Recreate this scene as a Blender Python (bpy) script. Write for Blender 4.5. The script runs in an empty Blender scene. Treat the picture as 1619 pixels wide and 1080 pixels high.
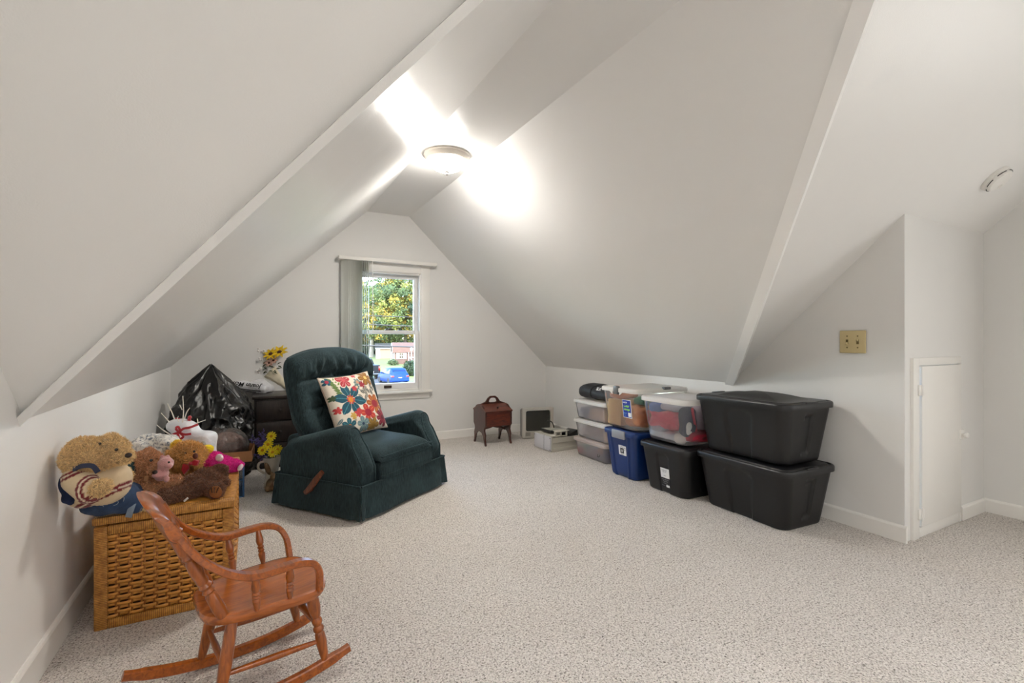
import bpy, bmesh, math, random
import numpy as np
from mathutils import Vector, Matrix, Euler, noise
random.seed(7); np.random.seed(7)
PI = math.pi
scene = bpy.context.scene
C = scene.collection

def lin(c):
    c = c / 255.0
    return c / 12.92 if c <= 0.04045 else ((c + 0.055) / 1.055) ** 2.4
def S(r, g, b): return (lin(r), lin(g), lin(b), 1.0)

# ---------------------------------------------------------------- camera, world, sun, exposure
YAW = math.radians(28.4); F = 758.0; CAMZ = 1.1
cam_d = bpy.data.cameras.new('camera'); cam_d.sensor_width = 36.0; cam_d.lens = 36.0 * F / 1619.0
cam_d.clip_start = 0.02; cam_d.clip_end = 500
cam = bpy.data.objects.new('camera', cam_d); C.objects.link(cam)
cam.location = (0, 0, CAMZ); cam.rotation_euler = (PI / 2, 0, -YAW)
scene.camera = cam

world = bpy.data.worlds.new('world'); scene.world = world; world.use_nodes = True
wn = world.node_tree; bg = wn.nodes['Background']
sky = wn.nodes.new('ShaderNodeTexSky'); sky.sky_type = 'NISHITA'; sky.sun_disc = False
sky.sun_elevation = math.radians(42); sky.sun_rotation = math.radians(200)
wn.links.new(sky.outputs[0], bg.inputs[0]); bg.inputs[1].default_value = 1.0

sun_d = bpy.data.lights.new('sun', 'SUN'); sun_d.energy = 2.3; sun_d.angle = math.radians(0.6)
sun_d.color = (1.0, 0.95, 0.85)
sun = bpy.data.objects.new('sun', sun_d); C.objects.link(sun)
sun.rotation_euler = (math.radians(48), 0, math.radians(-25)); sun.location = (0, -20, 30)

LAMP_MAIN = 25.0       # emission of the glass shade of the lamp in view
FILL_PANELS = ((0.7, -0.70, 7.6), (2.2, -0.75, 2.3))      # added fill lights over the cross wing, out of view: x, y, watts
for x_, y_, e_ in FILL_PANELS:
    ld_ = bpy.data.lights.new('ceiling_panel', 'AREA'); ld_.shape = 'SQUARE'; ld_.size = 0.5; ld_.energy = e_; ld_.spread = math.radians(135)
    ld_.color = (1.0, 1.0, 1.0)
    lo_ = bpy.data.objects.new('ceiling_panel', ld_); C.objects.link(lo_); lo_.location = (x_, y_, 2.43)
assumed_day_d = bpy.data.lights.new('window_daylight', 'AREA'); assumed_day_d.shape = 'RECTANGLE'; assumed_day_d.size = 1.1; assumed_day_d.size_y = 1.15
assumed_day_d.energy = 4.5; assumed_day_d.color = (1.0, 0.99, 0.975)      # added light of an assumed, unseen window in the far right wall of the wing
assumed_day = bpy.data.objects.new('window_daylight', assumed_day_d); C.objects.link(assumed_day)
assumed_day.location = (4.10, -0.45, 1.25); assumed_day.rotation_euler = (0, PI / 2, 0)
vs = scene.view_settings
vs.view_transform = 'Standard'; vs.look = 'None'; vs.gamma = 1.0; vs.use_curve_mapping = False
vs.exposure = 1.88
scene.cycles.max_bounces = 10; scene.cycles.diffuse_bounces = 6; scene.cycles.transparent_max_bounces = 24
scene.cycles.sample_clamp_indirect = 6.0

# ---------------------------------------------------------------- helpers
SY, CY = math.sin(YAW), math.cos(YAW)
def at(u, v, t):
    """world point seen at photo pixel (u, v) at camera depth t (metres)"""
    x = (u - 809.5) / F; y = -(v - 540.0) / F
    return Vector(((SY + x * CY) * t, (CY - x * SY) * t, CAMZ + y * t))

class MB:
    def __init__(s): s.v = []; s.f = []; s.m = []; s.c = None
    def add(s, vs_, fs, mi=0, M=None):
        o = len(s.v)
        if M is not None: vs_ = [M @ Vector(p) for p in vs_]
        s.v.extend([tuple(p) for p in vs_])
        s.f.extend([tuple(i + o for i in f) for f in fs])
        s.m.extend([mi] * len(fs))
        return s
    def mesh(s, name, smooth=True):
        me = bpy.data.meshes.new(name)
        me.from_pydata(s.v, [], s.f)
        if any(s.m): me.polygons.foreach_set('material_index', s.m)
        if smooth: me.polygons.foreach_set('use_smooth', [True] * len(me.polygons))
        me.validate(); me.update()
        return me

def tag(o, label=None, cat=None, group=None, kind=None):
    if label: o['label'] = label
    if cat: o['category'] = cat
    if group: o['group'] = group
    if kind: o['kind'] = kind
    return o

def sharp(me, deg=35):
    me.set_sharp_from_angle(angle=math.radians(deg))

def obj(name, mb, mat, parent=None, smooth=True, loc=None, auto=35, label=None):
    me = mb if isinstance(mb, bpy.types.Mesh) else mb.mesh(name, smooth)
    if smooth and auto: sharp(me, auto)
    for m in (mat if isinstance(mat, (list, tuple)) else [mat]): me.materials.append(m)
    o = bpy.data.objects.new(name, me); C.objects.link(o)
    if parent is not None: o.parent = parent
    if loc is not None: o.location = loc
    if label: o['label'] = label
    return o

def thing(name, label, cat, loc=(0, 0, 0), rotz=0.0, group=None, rot=None):
    o = bpy.data.objects.new(name, None); C.objects.link(o)
    o.empty_display_size = 0.05
    o.location = loc; o.rotation_euler = rot if rot else (0, 0, rotz)
    return tag(o, label, cat, group)

def copy_tree(o, parent=None):
    c = o.copy(); C.objects.link(c)
    if parent is not None: c.parent = parent
    for ch in list(o.children): copy_tree(ch, c)
    return c

def struct(name, mb, mat, parent=None, smooth=False, auto=35):
    o = obj(name, mb, mat, parent, smooth=smooth, auto=auto)
    if parent is None: o['kind'] = 'structure'
    return o

def TR(loc=(0, 0, 0), rot=(0, 0, 0), sc=(1, 1, 1)):
    return Matrix.Translation(Vector(loc)) @ Euler(rot).to_matrix().to_4x4() @ Matrix.Diagonal((sc[0], sc[1], sc[2], 1))

def box(mb, x0, x1, y0, y1, z0, z1, M=None, mi=0):
    v = [(x0, y0, z0), (x1, y0, z0), (x1, y1, z0), (x0, y1, z0), (x0, y0, z1), (x1, y0, z1), (x1, y1, z1), (x0, y1, z1)]
    f = [(0, 3, 2, 1), (4, 5, 6, 7), (0, 1, 5, 4), (1, 2, 6, 5), (2, 3, 7, 6), (3, 0, 4, 7)]
    return mb.add(v, f, mi, M)

_rb = {}
def rbox(mb, x0, x1, y0, y1, z0, z1, r=0.005, seg=2, M=None, mi=0):
    bm = bmesh.new(); bmesh.ops.create_cube(bm, size=1.0)
    for v in bm.verts:
        v.co = Vector(((x0 + x1) / 2 + v.co.x * (x1 - x0), (y0 + y1) / 2 + v.co.y * (y1 - y0), (z0 + z1) / 2 + v.co.z * (z1 - z0)))
    bmesh.ops.bevel(bm, geom=list(bm.edges), offset=r, segments=seg, profile=0.5, affect='EDGES')
    bm.verts.index_update()
    vv = [v.co.copy() for v in bm.verts]; ff = [[v.index for v in f.verts] for f in bm.faces]
    bm.free()
    return mb.add(vv, ff, mi, M)

def loft(mb, rings, closed=True, cap0=True, cap1=True, mi=0, M=None):
    n = len(rings[0]); v = [p for r in rings for p in r]; f = []
    for i in range(len(rings) - 1):
        for j in range(n if closed else n - 1):
            k = (j + 1) % n
            f.append((i * n + j, i * n + k, (i + 1) * n + k, (i + 1) * n + j))
    if cap0: f.append(tuple(range(n - 1, -1, -1)))
    if cap1: f.append(tuple((len(rings) - 1) * n + j for j in range(n)))
    return mb.add(v, f, mi, M)

def frame_from(d, up=Vector((0, 0, 1))):
    d = Vector(d).normalized()
    if abs(d.dot(up)) > 0.97: up = Vector((0, 1, 0)) if abs(d.y) < 0.9 else Vector((1, 0, 0))
    a = up.cross(d).normalized(); b = d.cross(a).normalized()
    return a, b, d

def tube(mb, pts, r, n=8, cap=True, mi=0, M=None):
    pts = [Vector(p) for p in pts]; rings = []
    rr = r if hasattr(r, '__len__') else [r] * len(pts)
    pa = None
    for i, p in enumerate(pts):
        d = (pts[min(i + 1, len(pts) - 1)] - pts[max(i - 1, 0)])
        if d.length < 1e-9: d = Vector((0, 0, 1))
        d.normalize()
        if pa is None: a, b, _ = frame_from(d)
        else:
            a = (pa - d * pa.dot(d))
            a = a.normalized() if a.length > 1e-6 else frame_from(d)[0]
            b = d.cross(a)
        pa = a
        rings.append([p + a * (math.cos(2 * PI * k / n) * rr[i]) + b * (math.sin(2 * PI * k / n) * rr[i]) for k in range(n)])
    return loft(mb, rings, True, cap, cap, mi, M)

def bar(mb, pts, w, h, side, bev=0.25, mi=0, M=None):
    """bar of rectangular section (w along 'side', h across) swept along a path"""
    pts = [Vector(p) for p in pts]; rings = []
    ww = w if hasattr(w, '__len__') else [w] * len(pts); hh = h if hasattr(h, '__len__') else [h] * len(pts)
    for i, p in enumerate(pts):
        d = (pts[min(i + 1, len(pts) - 1)] - pts[max(i - 1, 0)]).normalized()
        sd = Vector(side(i) if callable(side) else side); sd = (sd - d * sd.dot(d)).normalized(); nn = d.cross(sd)
        a, b = ww[i] / 2, hh[i] / 2; c = min(a, b) * bev
        q = [(a, b - c), (a - c, b), (-a + c, b), (-a, b - c), (-a, -b + c), (-a + c, -b), (a - c, -b), (a, -b + c)]
        rings.append([p + sd * x + nn * y for x, y in q])
    return loft(mb, rings, True, True, True, mi, M)

def smooth_path(pts, n=24):
    """Catmull-Rom through pts"""
    P = [Vector(p) for p in pts]; P = [2 * P[0] - P[1]] + P + [2 * P[-1] - P[-2]]
    out = []; segs = len(P) - 3
    for k in range(n + 1):
        s = k / n * segs; i = min(int(s), segs - 1); t = s - i
        a, b, c, d = P[i:i + 4]
        out.append(0.5 * ((2 * b) + (c - a) * t + (2 * a - 5 * b + 4 * c - d) * t * t + (3 * b - a - 3 * c + d) * t ** 3))
    return out

def lathe(mb, prof, n=24, M=None, mi=0, cap=True):
    rings = [[(r * math.cos(2 * PI * k / n), r * math.sin(2 * PI * k / n), z) for k in range(n)] for r, z in prof]
    return loft(mb, rings, True, cap, cap, mi, M)

def turned(mb, p0, p1, prof, n=14, mi=0):
    p0, p1 = Vector(p0), Vector(p1); a, b, d = frame_from(p1 - p0); L = (p1 - p0).length
    M = Matrix((a, b, d)).transposed().to_4x4(); M.translation = p0
    return lathe(mb, [(r, t * L) for t, r in prof], n, M, mi)

def ellipsoid(mb, c, r, rot=(0, 0, 0), nu=20, nv=12, mi=0):
    M = TR(c, rot, r if hasattr(r, '__len__') else (r, r, r))
    v = [(0, 0, 1)]
    for i in range(1, nv):
        th = PI * i / nv
        for j in range(nu): v.append((math.sin(th) * math.cos(2 * PI * j / nu), math.sin(th) * math.sin(2 * PI * j / nu), math.cos(th)))
    v.append((0, 0, -1)); f = []
    for j in range(nu): f.append((0, 1 + j, 1 + (j + 1) % nu))
    for i in range(nv - 2):
        for j in range(nu):
            a = 1 + i * nu + j; b = 1 + i * nu + (j + 1) % nu
            f.append((a, a + nu, b + nu, b))
    e = len(v) - 1; o = 1 + (nv - 2) * nu
    for j in range(nu): f.append((o + j, e, o + (j + 1) % nu))
    return mb.add(v, f, mi, M)

def capsule(mb, p0, p1, r0, r1, n=14):
    p0, p1 = Vector(p0), Vector(p1); L = (p1 - p0).length; pr = []
    for k in range(6): a = -PI / 2 + PI / 2 * k / 5; pr.append((max(1e-4, r0 * math.cos(a)), r0 * math.sin(a)))
    for k in range(1, 6): a = PI / 2 * k / 5; pr.append((max(1e-4, r1 * math.cos(a)), L + r1 * math.sin(a)))
    a, b, d = frame_from(p1 - p0); M = Matrix((a, b, d)).transposed().to_4x4(); M.translation = p0
    return lathe(mb, pr, n, M)

def prism(mb, outline, axis, a0, a1, M=None, mi=0):
    """extrude a 2-D outline along axis ('x': outline is (y,z), 'y': (x,z), 'z': (x,y))"""
    def p3(p, a):
        return {'x': (a, p[0], p[1]), 'y': (p[0], a, p[1]), 'z': (p[0], p[1], a)}[axis]
    n = len(outline)
    v = [p3(p, a0) for p in outline] + [p3(p, a1) for p in outline]
    f = [tuple(range(n - 1, -1, -1)), tuple(range(n, 2 * n))] + [(j, (j + 1) % n, n + (j + 1) % n, n + j) for j in range(n)]
    return mb.add(v, f, mi, M)

def evaluate(me, mods):
    o = bpy.data.objects.new('temp', me); C.objects.link(o)
    for typ, kw in mods:
        m = o.modifiers.new('m', typ)
        for k, v in kw.items(): setattr(m, k, v)
    dg = bpy.context.evaluated_depsgraph_get(); dg.update()
    out = bpy.data.meshes.new_from_object(o.evaluated_get(dg))
    bpy.data.objects.remove(o); bpy.data.meshes.remove(me)
    return out

def fuse(mb, voxel=0.01, iters=6, fac=0.5):
    me = evaluate(mb.mesh('fuse'), [('REMESH', dict(mode='VOXEL', voxel_size=voxel, use_smooth_shade=True)),
                                   ('SMOOTH', dict(factor=fac, iterations=iters))])
    me.polygons.foreach_set('use_smooth', [True] * len(me.polygons))
    return me

def displace(me, fn):
    n = len(me.vertices); co = np.empty(n * 3); me.vertices.foreach_get('co', co); co = co.reshape(-1, 3)
    no = np.empty(n * 3); me.vertex_normals.foreach_get('vector', no); no = no.reshape(-1, 3)
    d = np.array([fn(Vector(co[i]), Vector(no[i])) for i in range(n)])
    me.vertices.foreach_set('co', (co + no * d[:, None]).ravel()); me.update()
    return me

def vcolor(me, fn):
    """intrinsic print of a surface, as a colour attribute: fn(co) -> linear rgb"""
    a = me.color_attributes.new('print', 'FLOAT_COLOR', 'POINT')
    n = len(me.vertices); co = np.empty(n * 3); me.vertices.foreach_get('co', co); co = co.reshape(-1, 3)
    col = np.ones((n, 4)); col[:, :3] = fn(co)
    a.data.foreach_set('color', col.ravel())
    return me

def rrect(w, l, r, n=6, z=0.0, cx=0, cy=0):
    """rounded rectangle ring, w along x, l along y"""
    out = []
    for qx, qy, a0 in ((1, 1, 0), (-1, 1, PI / 2), (-1, -1, PI), (1, -1, 3 * PI / 2)):
        for k in range(n + 1):
            a = a0 + PI / 2 * k / n
            out.append((cx + qx * (w / 2 - r) + r * math.cos(a), cy + qy * (l / 2 - r) + r * math.sin(a), z))
    return out

def text_mesh(s, size=0.02, extrude=0.0005, bold=0.0, align='CENTER'):
    cu = bpy.data.curves.new('text', 'FONT'); cu.body = s; cu.size = size; cu.extrude = extrude; cu.offset = bold
    cu.align_x = align; cu.align_y = 'CENTER'; cu.resolution_u = 3
    o = bpy.data.objects.new('temp', cu); C.objects.link(o)
    dg = bpy.context.evaluated_depsgraph_get(); dg.update()
    me = bpy.data.meshes.new_from_object(o.evaluated_get(dg))
    bpy.data.objects.remove(o); bpy.data.curves.remove(cu)
    return me

def fur(me, n, length, width, jitter=0.6, droop=0.0, seed=1, curl=0.4, keep=None):
    """short curved blades of pile on a plush surface"""
    rng = np.random.RandomState(seed)
    me.calc_loop_triangles()
    nt = len(me.loop_triangles); tri = np.empty(nt * 3, dtype=np.int32); me.loop_triangles.foreach_get('vertices', tri); tri = tri.reshape(-1, 3)
    nv = len(me.vertices); co = np.empty(nv * 3); me.vertices.foreach_get('co', co); co = co.reshape(-1, 3)
    no = np.empty(nv * 3); me.vertex_normals.foreach_get('vector', no); no = no.reshape(-1, 3)
    A, B, D = co[tri[:, 0]], co[tri[:, 1]], co[tri[:, 2]]
    ar = np.linalg.norm(np.cross(B - A, D - A), axis=1); ar /= ar.sum()
    ti = rng.choice(nt, n, p=ar); r1 = np.sqrt(rng.rand(n)); r2 = rng.rand(n)
    w = np.stack([1 - r1, r1 * (1 - r2), r1 * r2], 1)[:, :, None]
    p = (co[tri[ti]] * w).sum(1); nn = (no[tri[ti]] * w).sum(1); nn /= np.linalg.norm(nn, axis=1)[:, None] + 1e-9
    if keep is not None:
        ok = keep(p); p = p[ok]; nn = nn[ok]; n = len(p)
    d1 = nn + rng.randn(n, 3) * jitter * 0.6; d1 /= np.linalg.norm(d1, axis=1)[:, None]
    d2 = d1 + rng.randn(n, 3) * curl; d2[:, 2] -= droop; d2 /= np.linalg.norm(d2, axis=1)[:, None]
    sd = np.cross(d1, rng.randn(n, 3)); sd /= np.linalg.norm(sd, axis=1)[:, None] + 1e-9
    L = length * (0.6 + 0.8 * rng.rand(n))[:, None]
    b0 = p - nn * length * 0.1 - sd * width / 2; b1 = p - nn * length * 0.1 + sd * width / 2
    m = p + d1 * L * 0.55; m0 = m - sd * width * 0.42; m1 = m + sd * width * 0.42
    tip = m + d2 * L * 0.5
    V = np.stack([b0, b1, m1, m0, tip], 1).reshape(-1, 3)
    mb = MB(); mb.v = [tuple(x) for x in V]
    for i in range(n):
        k = 5 * i; mb.f += [(k, k + 1, k + 2, k + 3), (k + 3, k + 2, k + 4)]
    mb.m = [0] * len(mb.f)
    return mb

# ---------------------------------------------------------------- materials
def new_mat(name):
    m = bpy.data.materials.new(name); m.use_nodes = True
    nt = m.node_tree; return m, nt, nt.nodes['Principled BSDF'], nt.nodes['Material Output']

def N(nt, typ, **kw):
    n = nt.nodes.new(typ)
    for k, v in kw.items():
        if k.startswith('i_'):
            key = k[2:].replace('_', ' ')
            n.inputs[int(key) if key.isdigit() else key].default_value = v
        else: setattr(n, k, v)
    return n

def ramp(nt, src, stops):
    r = nt.nodes.new('ShaderNodeValToRGB'); e = r.color_ramp.elements
    e[0].position, e[0].color = stops[0]; e[1].position, e[1].color = stops[1]
    for p, c in stops[2:]:
        x = e.new(p); x.color = c
    nt.links.new(src, r.inputs[0]); return r.outputs[0]

def mat(name, col, rough=0.5, metal=0.0, var=0.0, vscale=20.0, bump=0.0, bscale=60.0, stretch=(1, 1, 1), coat=0.0, sheen=0.0,
        spec=0.5, emis=None, estr=0.0, bdist=0.01):
    m, nt, b, out = new_mat(name)
    b.inputs['Base Color'].default_value = col; b.inputs['Roughness'].default_value = rough; b.inputs['Metallic'].default_value = metal
    b.inputs['Coat Weight'].default_value = coat; b.inputs['Sheen Weight'].default_value = sheen; b.inputs['Specular IOR Level'].default_value = spec
    if emis: b.inputs['Emission Color'].default_value = emis; b.inputs['Emission Strength'].default_value = estr
    tc = N(nt, 'ShaderNodeTexCoord'); mp = N(nt, 'ShaderNodeMapping'); mp.inputs['Scale'].default_value = stretch
    nt.links.new(tc.outputs['Object'], mp.inputs[0])
    if var:
        nz = N(nt, 'ShaderNodeTexNoise', i_Scale=vscale, i_Detail=4.0); nt.links.new(mp.outputs[0], nz.inputs[0])
        dk = tuple(c * (1 - var) for c in col[:3]) + (1,); lt = tuple(min(1, c * (1 + var)) for c in col[:3]) + (1,)
        nt.links.new(ramp(nt, nz.outputs[0], [(0.3, dk), (0.7, lt)]), b.inputs['Base Color'])
    if bump:
        nz2 = N(nt, 'ShaderNodeTexNoise', i_Scale=bscale, i_Detail=3.0); nt.links.new(mp.outputs[0], nz2.inputs[0])
        bp = N(nt, 'ShaderNodeBump', i_Strength=bump, i_Distance=bdist); nt.links.new(nz2.outputs[0], bp.inputs['Height'])
        nt.links.new(bp.outputs[0], b.inputs['Normal'])
    return m

def wood(name, dark, light, scale=8.0, axis=(1, 1, 12), rough=0.35, coat=0.3, bump=0.05):
    m, nt, b, out = new_mat(name)
    tc = N(nt, 'ShaderNodeTexCoord'); mp = N(nt, 'ShaderNodeMapping'); mp.inputs['Scale'].default_value = axis
    nt.links.new(tc.outputs['Object'], mp.inputs[0])
    nz = N(nt, 'ShaderNodeTexNoise', i_Scale=scale, i_Detail=6.0, i_Distortion=1.2); nt.links.new(mp.outputs[0], nz.inputs[0])
    nt.links.new(ramp(nt, nz.outputs[0], [(0.3, dark), (0.68, light)]), b.inputs['Base Color'])
    b.inputs['Roughness'].default_value = rough; b.inputs['Coat Weight'].default_value = coat; b.inputs['Coat Roughness'].default_value = 0.18
    if bump:
        bp = N(nt, 'ShaderNodeBump', i_Strength=bump, i_Distance=0.003); nt.links.new(nz.outputs[0], bp.inputs['Height']); nt.links.new(bp.outputs[0], b.inputs['Normal'])
    return m

def printed(name, rough=0.8, bump=0.15, bscale=400.0, sheen=0.0):
    m, nt, b, out = new_mat(name)
    a = N(nt, 'ShaderNodeAttribute', attribute_name='print'); nt.links.new(a.outputs['Color'], b.inputs['Base Color'])
    b.inputs['Roughness'].default_value = rough; b.inputs['Sheen Weight'].default_value = sheen
    tc = N(nt, 'ShaderNodeTexCoord'); nz = N(nt, 'ShaderNodeTexNoise', i_Scale=bscale); nt.links.new(tc.outputs['Object'], nz.inputs[0])
    bp = N(nt, 'ShaderNodeBump', i_Strength=bump, i_Distance=0.003); nt.links.new(nz.outputs[0], bp.inputs['Height']); nt.links.new(bp.outputs[0], b.inputs['Normal'])
    return m

def clear_plastic(name, tint, milk=0.3, rough=0.25, bump=0.0):
    m, nt, b, out = new_mat(name)
    b.inputs['Base Color'].default_value = tint; b.inputs['Roughness'].default_value = rough
    tr = N(nt, 'ShaderNodeBsdfTransparent'); tr.inputs[0].default_value = (0.98, 0.98, 0.98, 1)
    tl = N(nt, 'ShaderNodeBsdfTranslucent'); tl.inputs[0].default_value = tint
    m0 = N(nt, 'ShaderNodeMixShader', i_0=0.4); nt.links.new(b.outputs[0], m0.inputs[1]); nt.links.new(tl.outputs[0], m0.inputs[2])
    gl = N(nt, 'ShaderNodeBsdfGlossy'); gl.inputs['Roughness'].default_value = rough
    m1 = N(nt, 'ShaderNodeMixShader', i_0=milk); nt.links.new(tr.outputs[0], m1.inputs[1]); nt.links.new(m0.outputs[0], m1.inputs[2])
    fr = N(nt, 'ShaderNodeFresnel', i_IOR=1.42); m2 = N(nt, 'ShaderNodeMixShader')
    nt.links.new(fr.outputs[0], m2.inputs[0]); nt.links.new(m1.outputs[0], m2.inputs[1]); nt.links.new(gl.outputs[0], m2.inputs[2])
    nt.links.new(m2.outputs[0], out.inputs[0])
    if bump:
        tc = N(nt, 'ShaderNodeTexCoord'); nz = N(nt, 'ShaderNodeTexNoise', i_Scale=25.0, i_Detail=4.0); nt.links.new(tc.outputs['Object'], nz.inputs[0])
        bp = N(nt, 'ShaderNodeBump', i_Strength=bump, i_Distance=0.02); nt.links.new(nz.outputs[0], bp.inputs['Height'])
        for n in (b, gl, tl): nt.links.new(bp.outputs[0], n.inputs['Normal'])
    return m

def lid_plastic(name, col, rough=0.35, t=0.35):
    m, nt, b, out = new_mat(name); b.inputs['Base Color'].default_value = col; b.inputs['Roughness'].default_value = rough
    tl = N(nt, 'ShaderNodeBsdfTranslucent'); tl.inputs[0].default_value = col; mx = N(nt, 'ShaderNodeMixShader', i_0=t)
    nt.links.new(b.outputs[0], mx.inputs[1]); nt.links.new(tl.outputs[0], mx.inputs[2]); nt.links.new(mx.outputs[0], out.inputs[0]); return m

def paint(name, col, rough=0.5, bump=0.06, spec=0.4):
    """wall paint with roller stipple and slow unevenness of the old plaster"""
    m, nt, b, out = new_mat(name)
    b.inputs['Base Color'].default_value = col; b.inputs['Roughness'].default_value = rough; b.inputs['Specular IOR Level'].default_value = spec
    tc = N(nt, 'ShaderNodeTexCoord')
    n1 = N(nt, 'ShaderNodeTexNoise', i_Scale=220.0, i_Detail=2.0); n2 = N(nt, 'ShaderNodeTexNoise', i_Scale=3.0, i_Detail=2.0)
    for n in (n1, n2): nt.links.new(tc.outputs['Object'], n.inputs[0])
    b1 = N(nt, 'ShaderNodeBump', i_Strength=bump, i_Distance=0.004); b2 = N(nt, 'ShaderNodeBump', i_Strength=0.35, i_Distance=0.02)
    nt.links.new(n1.outputs[0], b1.inputs['Height']); nt.links.new(n2.outputs[0], b2.inputs['Height'])
    nt.links.new(b2.outputs[0], b1.inputs['Normal']); nt.links.new(b1.outputs[0], b.inputs['Normal'])
    return m

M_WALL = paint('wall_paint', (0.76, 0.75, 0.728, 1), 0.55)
M_WALL_LIT = paint('wall_paint_white', (0.91, 0.895, 0.87, 1), 0.45)  # left wall: wall colour lightened to stand in for light that falls short
M_CEIL = paint('ceiling_paint', (0.82, 0.81, 0.79, 1), 0.33, 0.10, 0.5)
M_TRIM = mat('trim_paint', (0.84, 0.82, 0.78, 1), 0.35, bump=0.03, bscale=40)
M_WHITE = mat('white_paint', (0.82, 0.80, 0.76, 1), 0.4)

def carpet_mat():
    m, nt, b, out = new_mat('carpet')
    tc = N(nt, 'ShaderNodeTexCoord')
    n1 = N(nt, 'ShaderNodeTexNoise', i_Scale=150.0, i_Detail=2.5, i_Roughness=0.6, i_Distortion=0.8)
    vo = N(nt, 'ShaderNodeTexVoronoi', i_Scale=170.0); n3 = N(nt, 'ShaderNodeTexNoise', i_Scale=1.6, i_Detail=3.0)
    for n in (n1, vo, n3): nt.links.new(tc.outputs['Object'], n.inputs[0])
    fle = ramp(nt, n1.outputs[0], [(0.30, S(108, 101, 95)), (0.50, S(226, 220, 213)), (0.7, S(246, 241, 236))])
    mx = N(nt, 'ShaderNodeMix', data_type='RGBA', blend_type='MULTIPLY'); mx.inputs[0].default_value = 0.55
    vr = ramp(nt, vo.outputs['Distance'], [(0.05, (1, 1, 1, 1)), (0.75, (0.68, 0.66, 0.64, 1))])
    nt.links.new(fle, mx.inputs[6]); nt.links.new(vr, mx.inputs[7])
    m2 = N(nt, 'ShaderNodeMix', data_type='RGBA', blend_type='MULTIPLY'); m2.inputs[0].default_value = 1.0
    nr = ramp(nt, n3.outputs[0], [(0.3, (0.93, 0.92, 0.91, 1)), (0.7, (1, 1, 1, 1))])
    nt.links.new(mx.outputs[2], m2.inputs[6]); nt.links.new(nr, m2.inputs[7])
    nt.links.new(m2.outputs[2], b.inputs['Base Color'])
    b.inputs['Roughness'].default_value = 1.0; b.inputs['Specular IOR Level'].default_value = 0.1
    bp = N(nt, 'ShaderNodeBump', i_Strength=0.7, i_Distance=0.006); nt.links.new(vo.outputs['Distance'], bp.inputs['Height']); bp.invert = True
    nt.links.new(bp.outputs[0], b.inputs['Normal'])
    return m
M_CARPET = carpet_mat()
# ---------------------------------------------------------------- the room
GY = 5.13                       # gable wall
ZC = 2.46                       # flat ceiling
GL = (-0.634, GY, 0.878); GR = (3.26, GY, 0.79)       # corners of the gable wall on top of the knee walls
PL, PR = (1.05, GY, ZC), (1.50, GY, ZC)
VL0, VL1 = (-0.615, 2.0, 0.86), (1.05, 0.505, ZC)     # left valley
VR0, VR1 = (3.20, 2.42, 0.785), (1.50, 0.548, ZC)     # right valley
RC = (3.135, 1.285)                                  # outer corner by the small door
FR = 4.18                                            # wall of the alcove
BK = -1.3
def poly(name, pts, m, parent=None):
    mb = MB(); mb.add(pts, [tuple(range(len(pts)))]); return struct(name, mb, m, parent)

fl = MB(); fl.add([(-0.7, BK, 0), (FR + .1, BK, 0), (FR + .1, GY + .1, 0), (-0.7, GY + .1, 0)], [(0, 1, 2, 3)])
struct('floor', fl, M_CARPET)

kl = VL0; zl = lambda y: 0.86 + (2.0 - y) * (ZC - 0.86) / (2.0 - 0.505)
poly('wall_left', [(GL[0], GY, 0), GL, VL0, (-0.612, 0.505, ZC), (-0.61, BK, ZC), (-0.61, BK, 0)], M_WALL_LIT)
zr = lambda y: 0.785 + (2.42 - y) * (ZC - 0.785) / (2.42 - 0.548)
ZA = zr(RC[1])
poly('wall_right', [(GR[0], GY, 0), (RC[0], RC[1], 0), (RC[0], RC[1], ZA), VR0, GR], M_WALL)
# alcove wall with the opening of the small door
DX0, DX1, DZ0, DZ1 = 3.275, 3.785, 0.03, 0.958
mb = MB(); y = RC[1]
mb.add([(RC[0], y, 0), (DX0, y, 0), (DX0, y, ZA), (RC[0], y, ZA)], [(0, 1, 2, 3)])
mb.add([(DX1, y, 0), (FR, y, 0), (FR, y, ZA), (DX1, y, ZA)], [(0, 1, 2, 3)])
mb.add([(DX0, y, DZ1), (DX1, y, DZ1), (DX1, y, ZA), (DX0, y, ZA)], [(0, 1, 2, 3)])
mb.add([(DX0, y, 0), (DX1, y, 0), (DX1, y, DZ0), (DX0, y, DZ0)], [(0, 1, 2, 3)])
box(mb, DX0, DX1, y + .05, y + .06, DZ0, DZ1)
struct('wall_alcove', mb, M_WALL)
poly('wall_far_right', [(FR, RC[1], 0), (FR, RC[1], ZA), (FR, 0.548, ZC), (FR, BK, ZC), (FR, BK, 0)], M_WALL)
poly('wall_behind', [(-0.61, BK, 0), (FR, BK, 0), (FR, BK, ZC), (-0.61, BK, ZC)], M_WALL)
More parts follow.
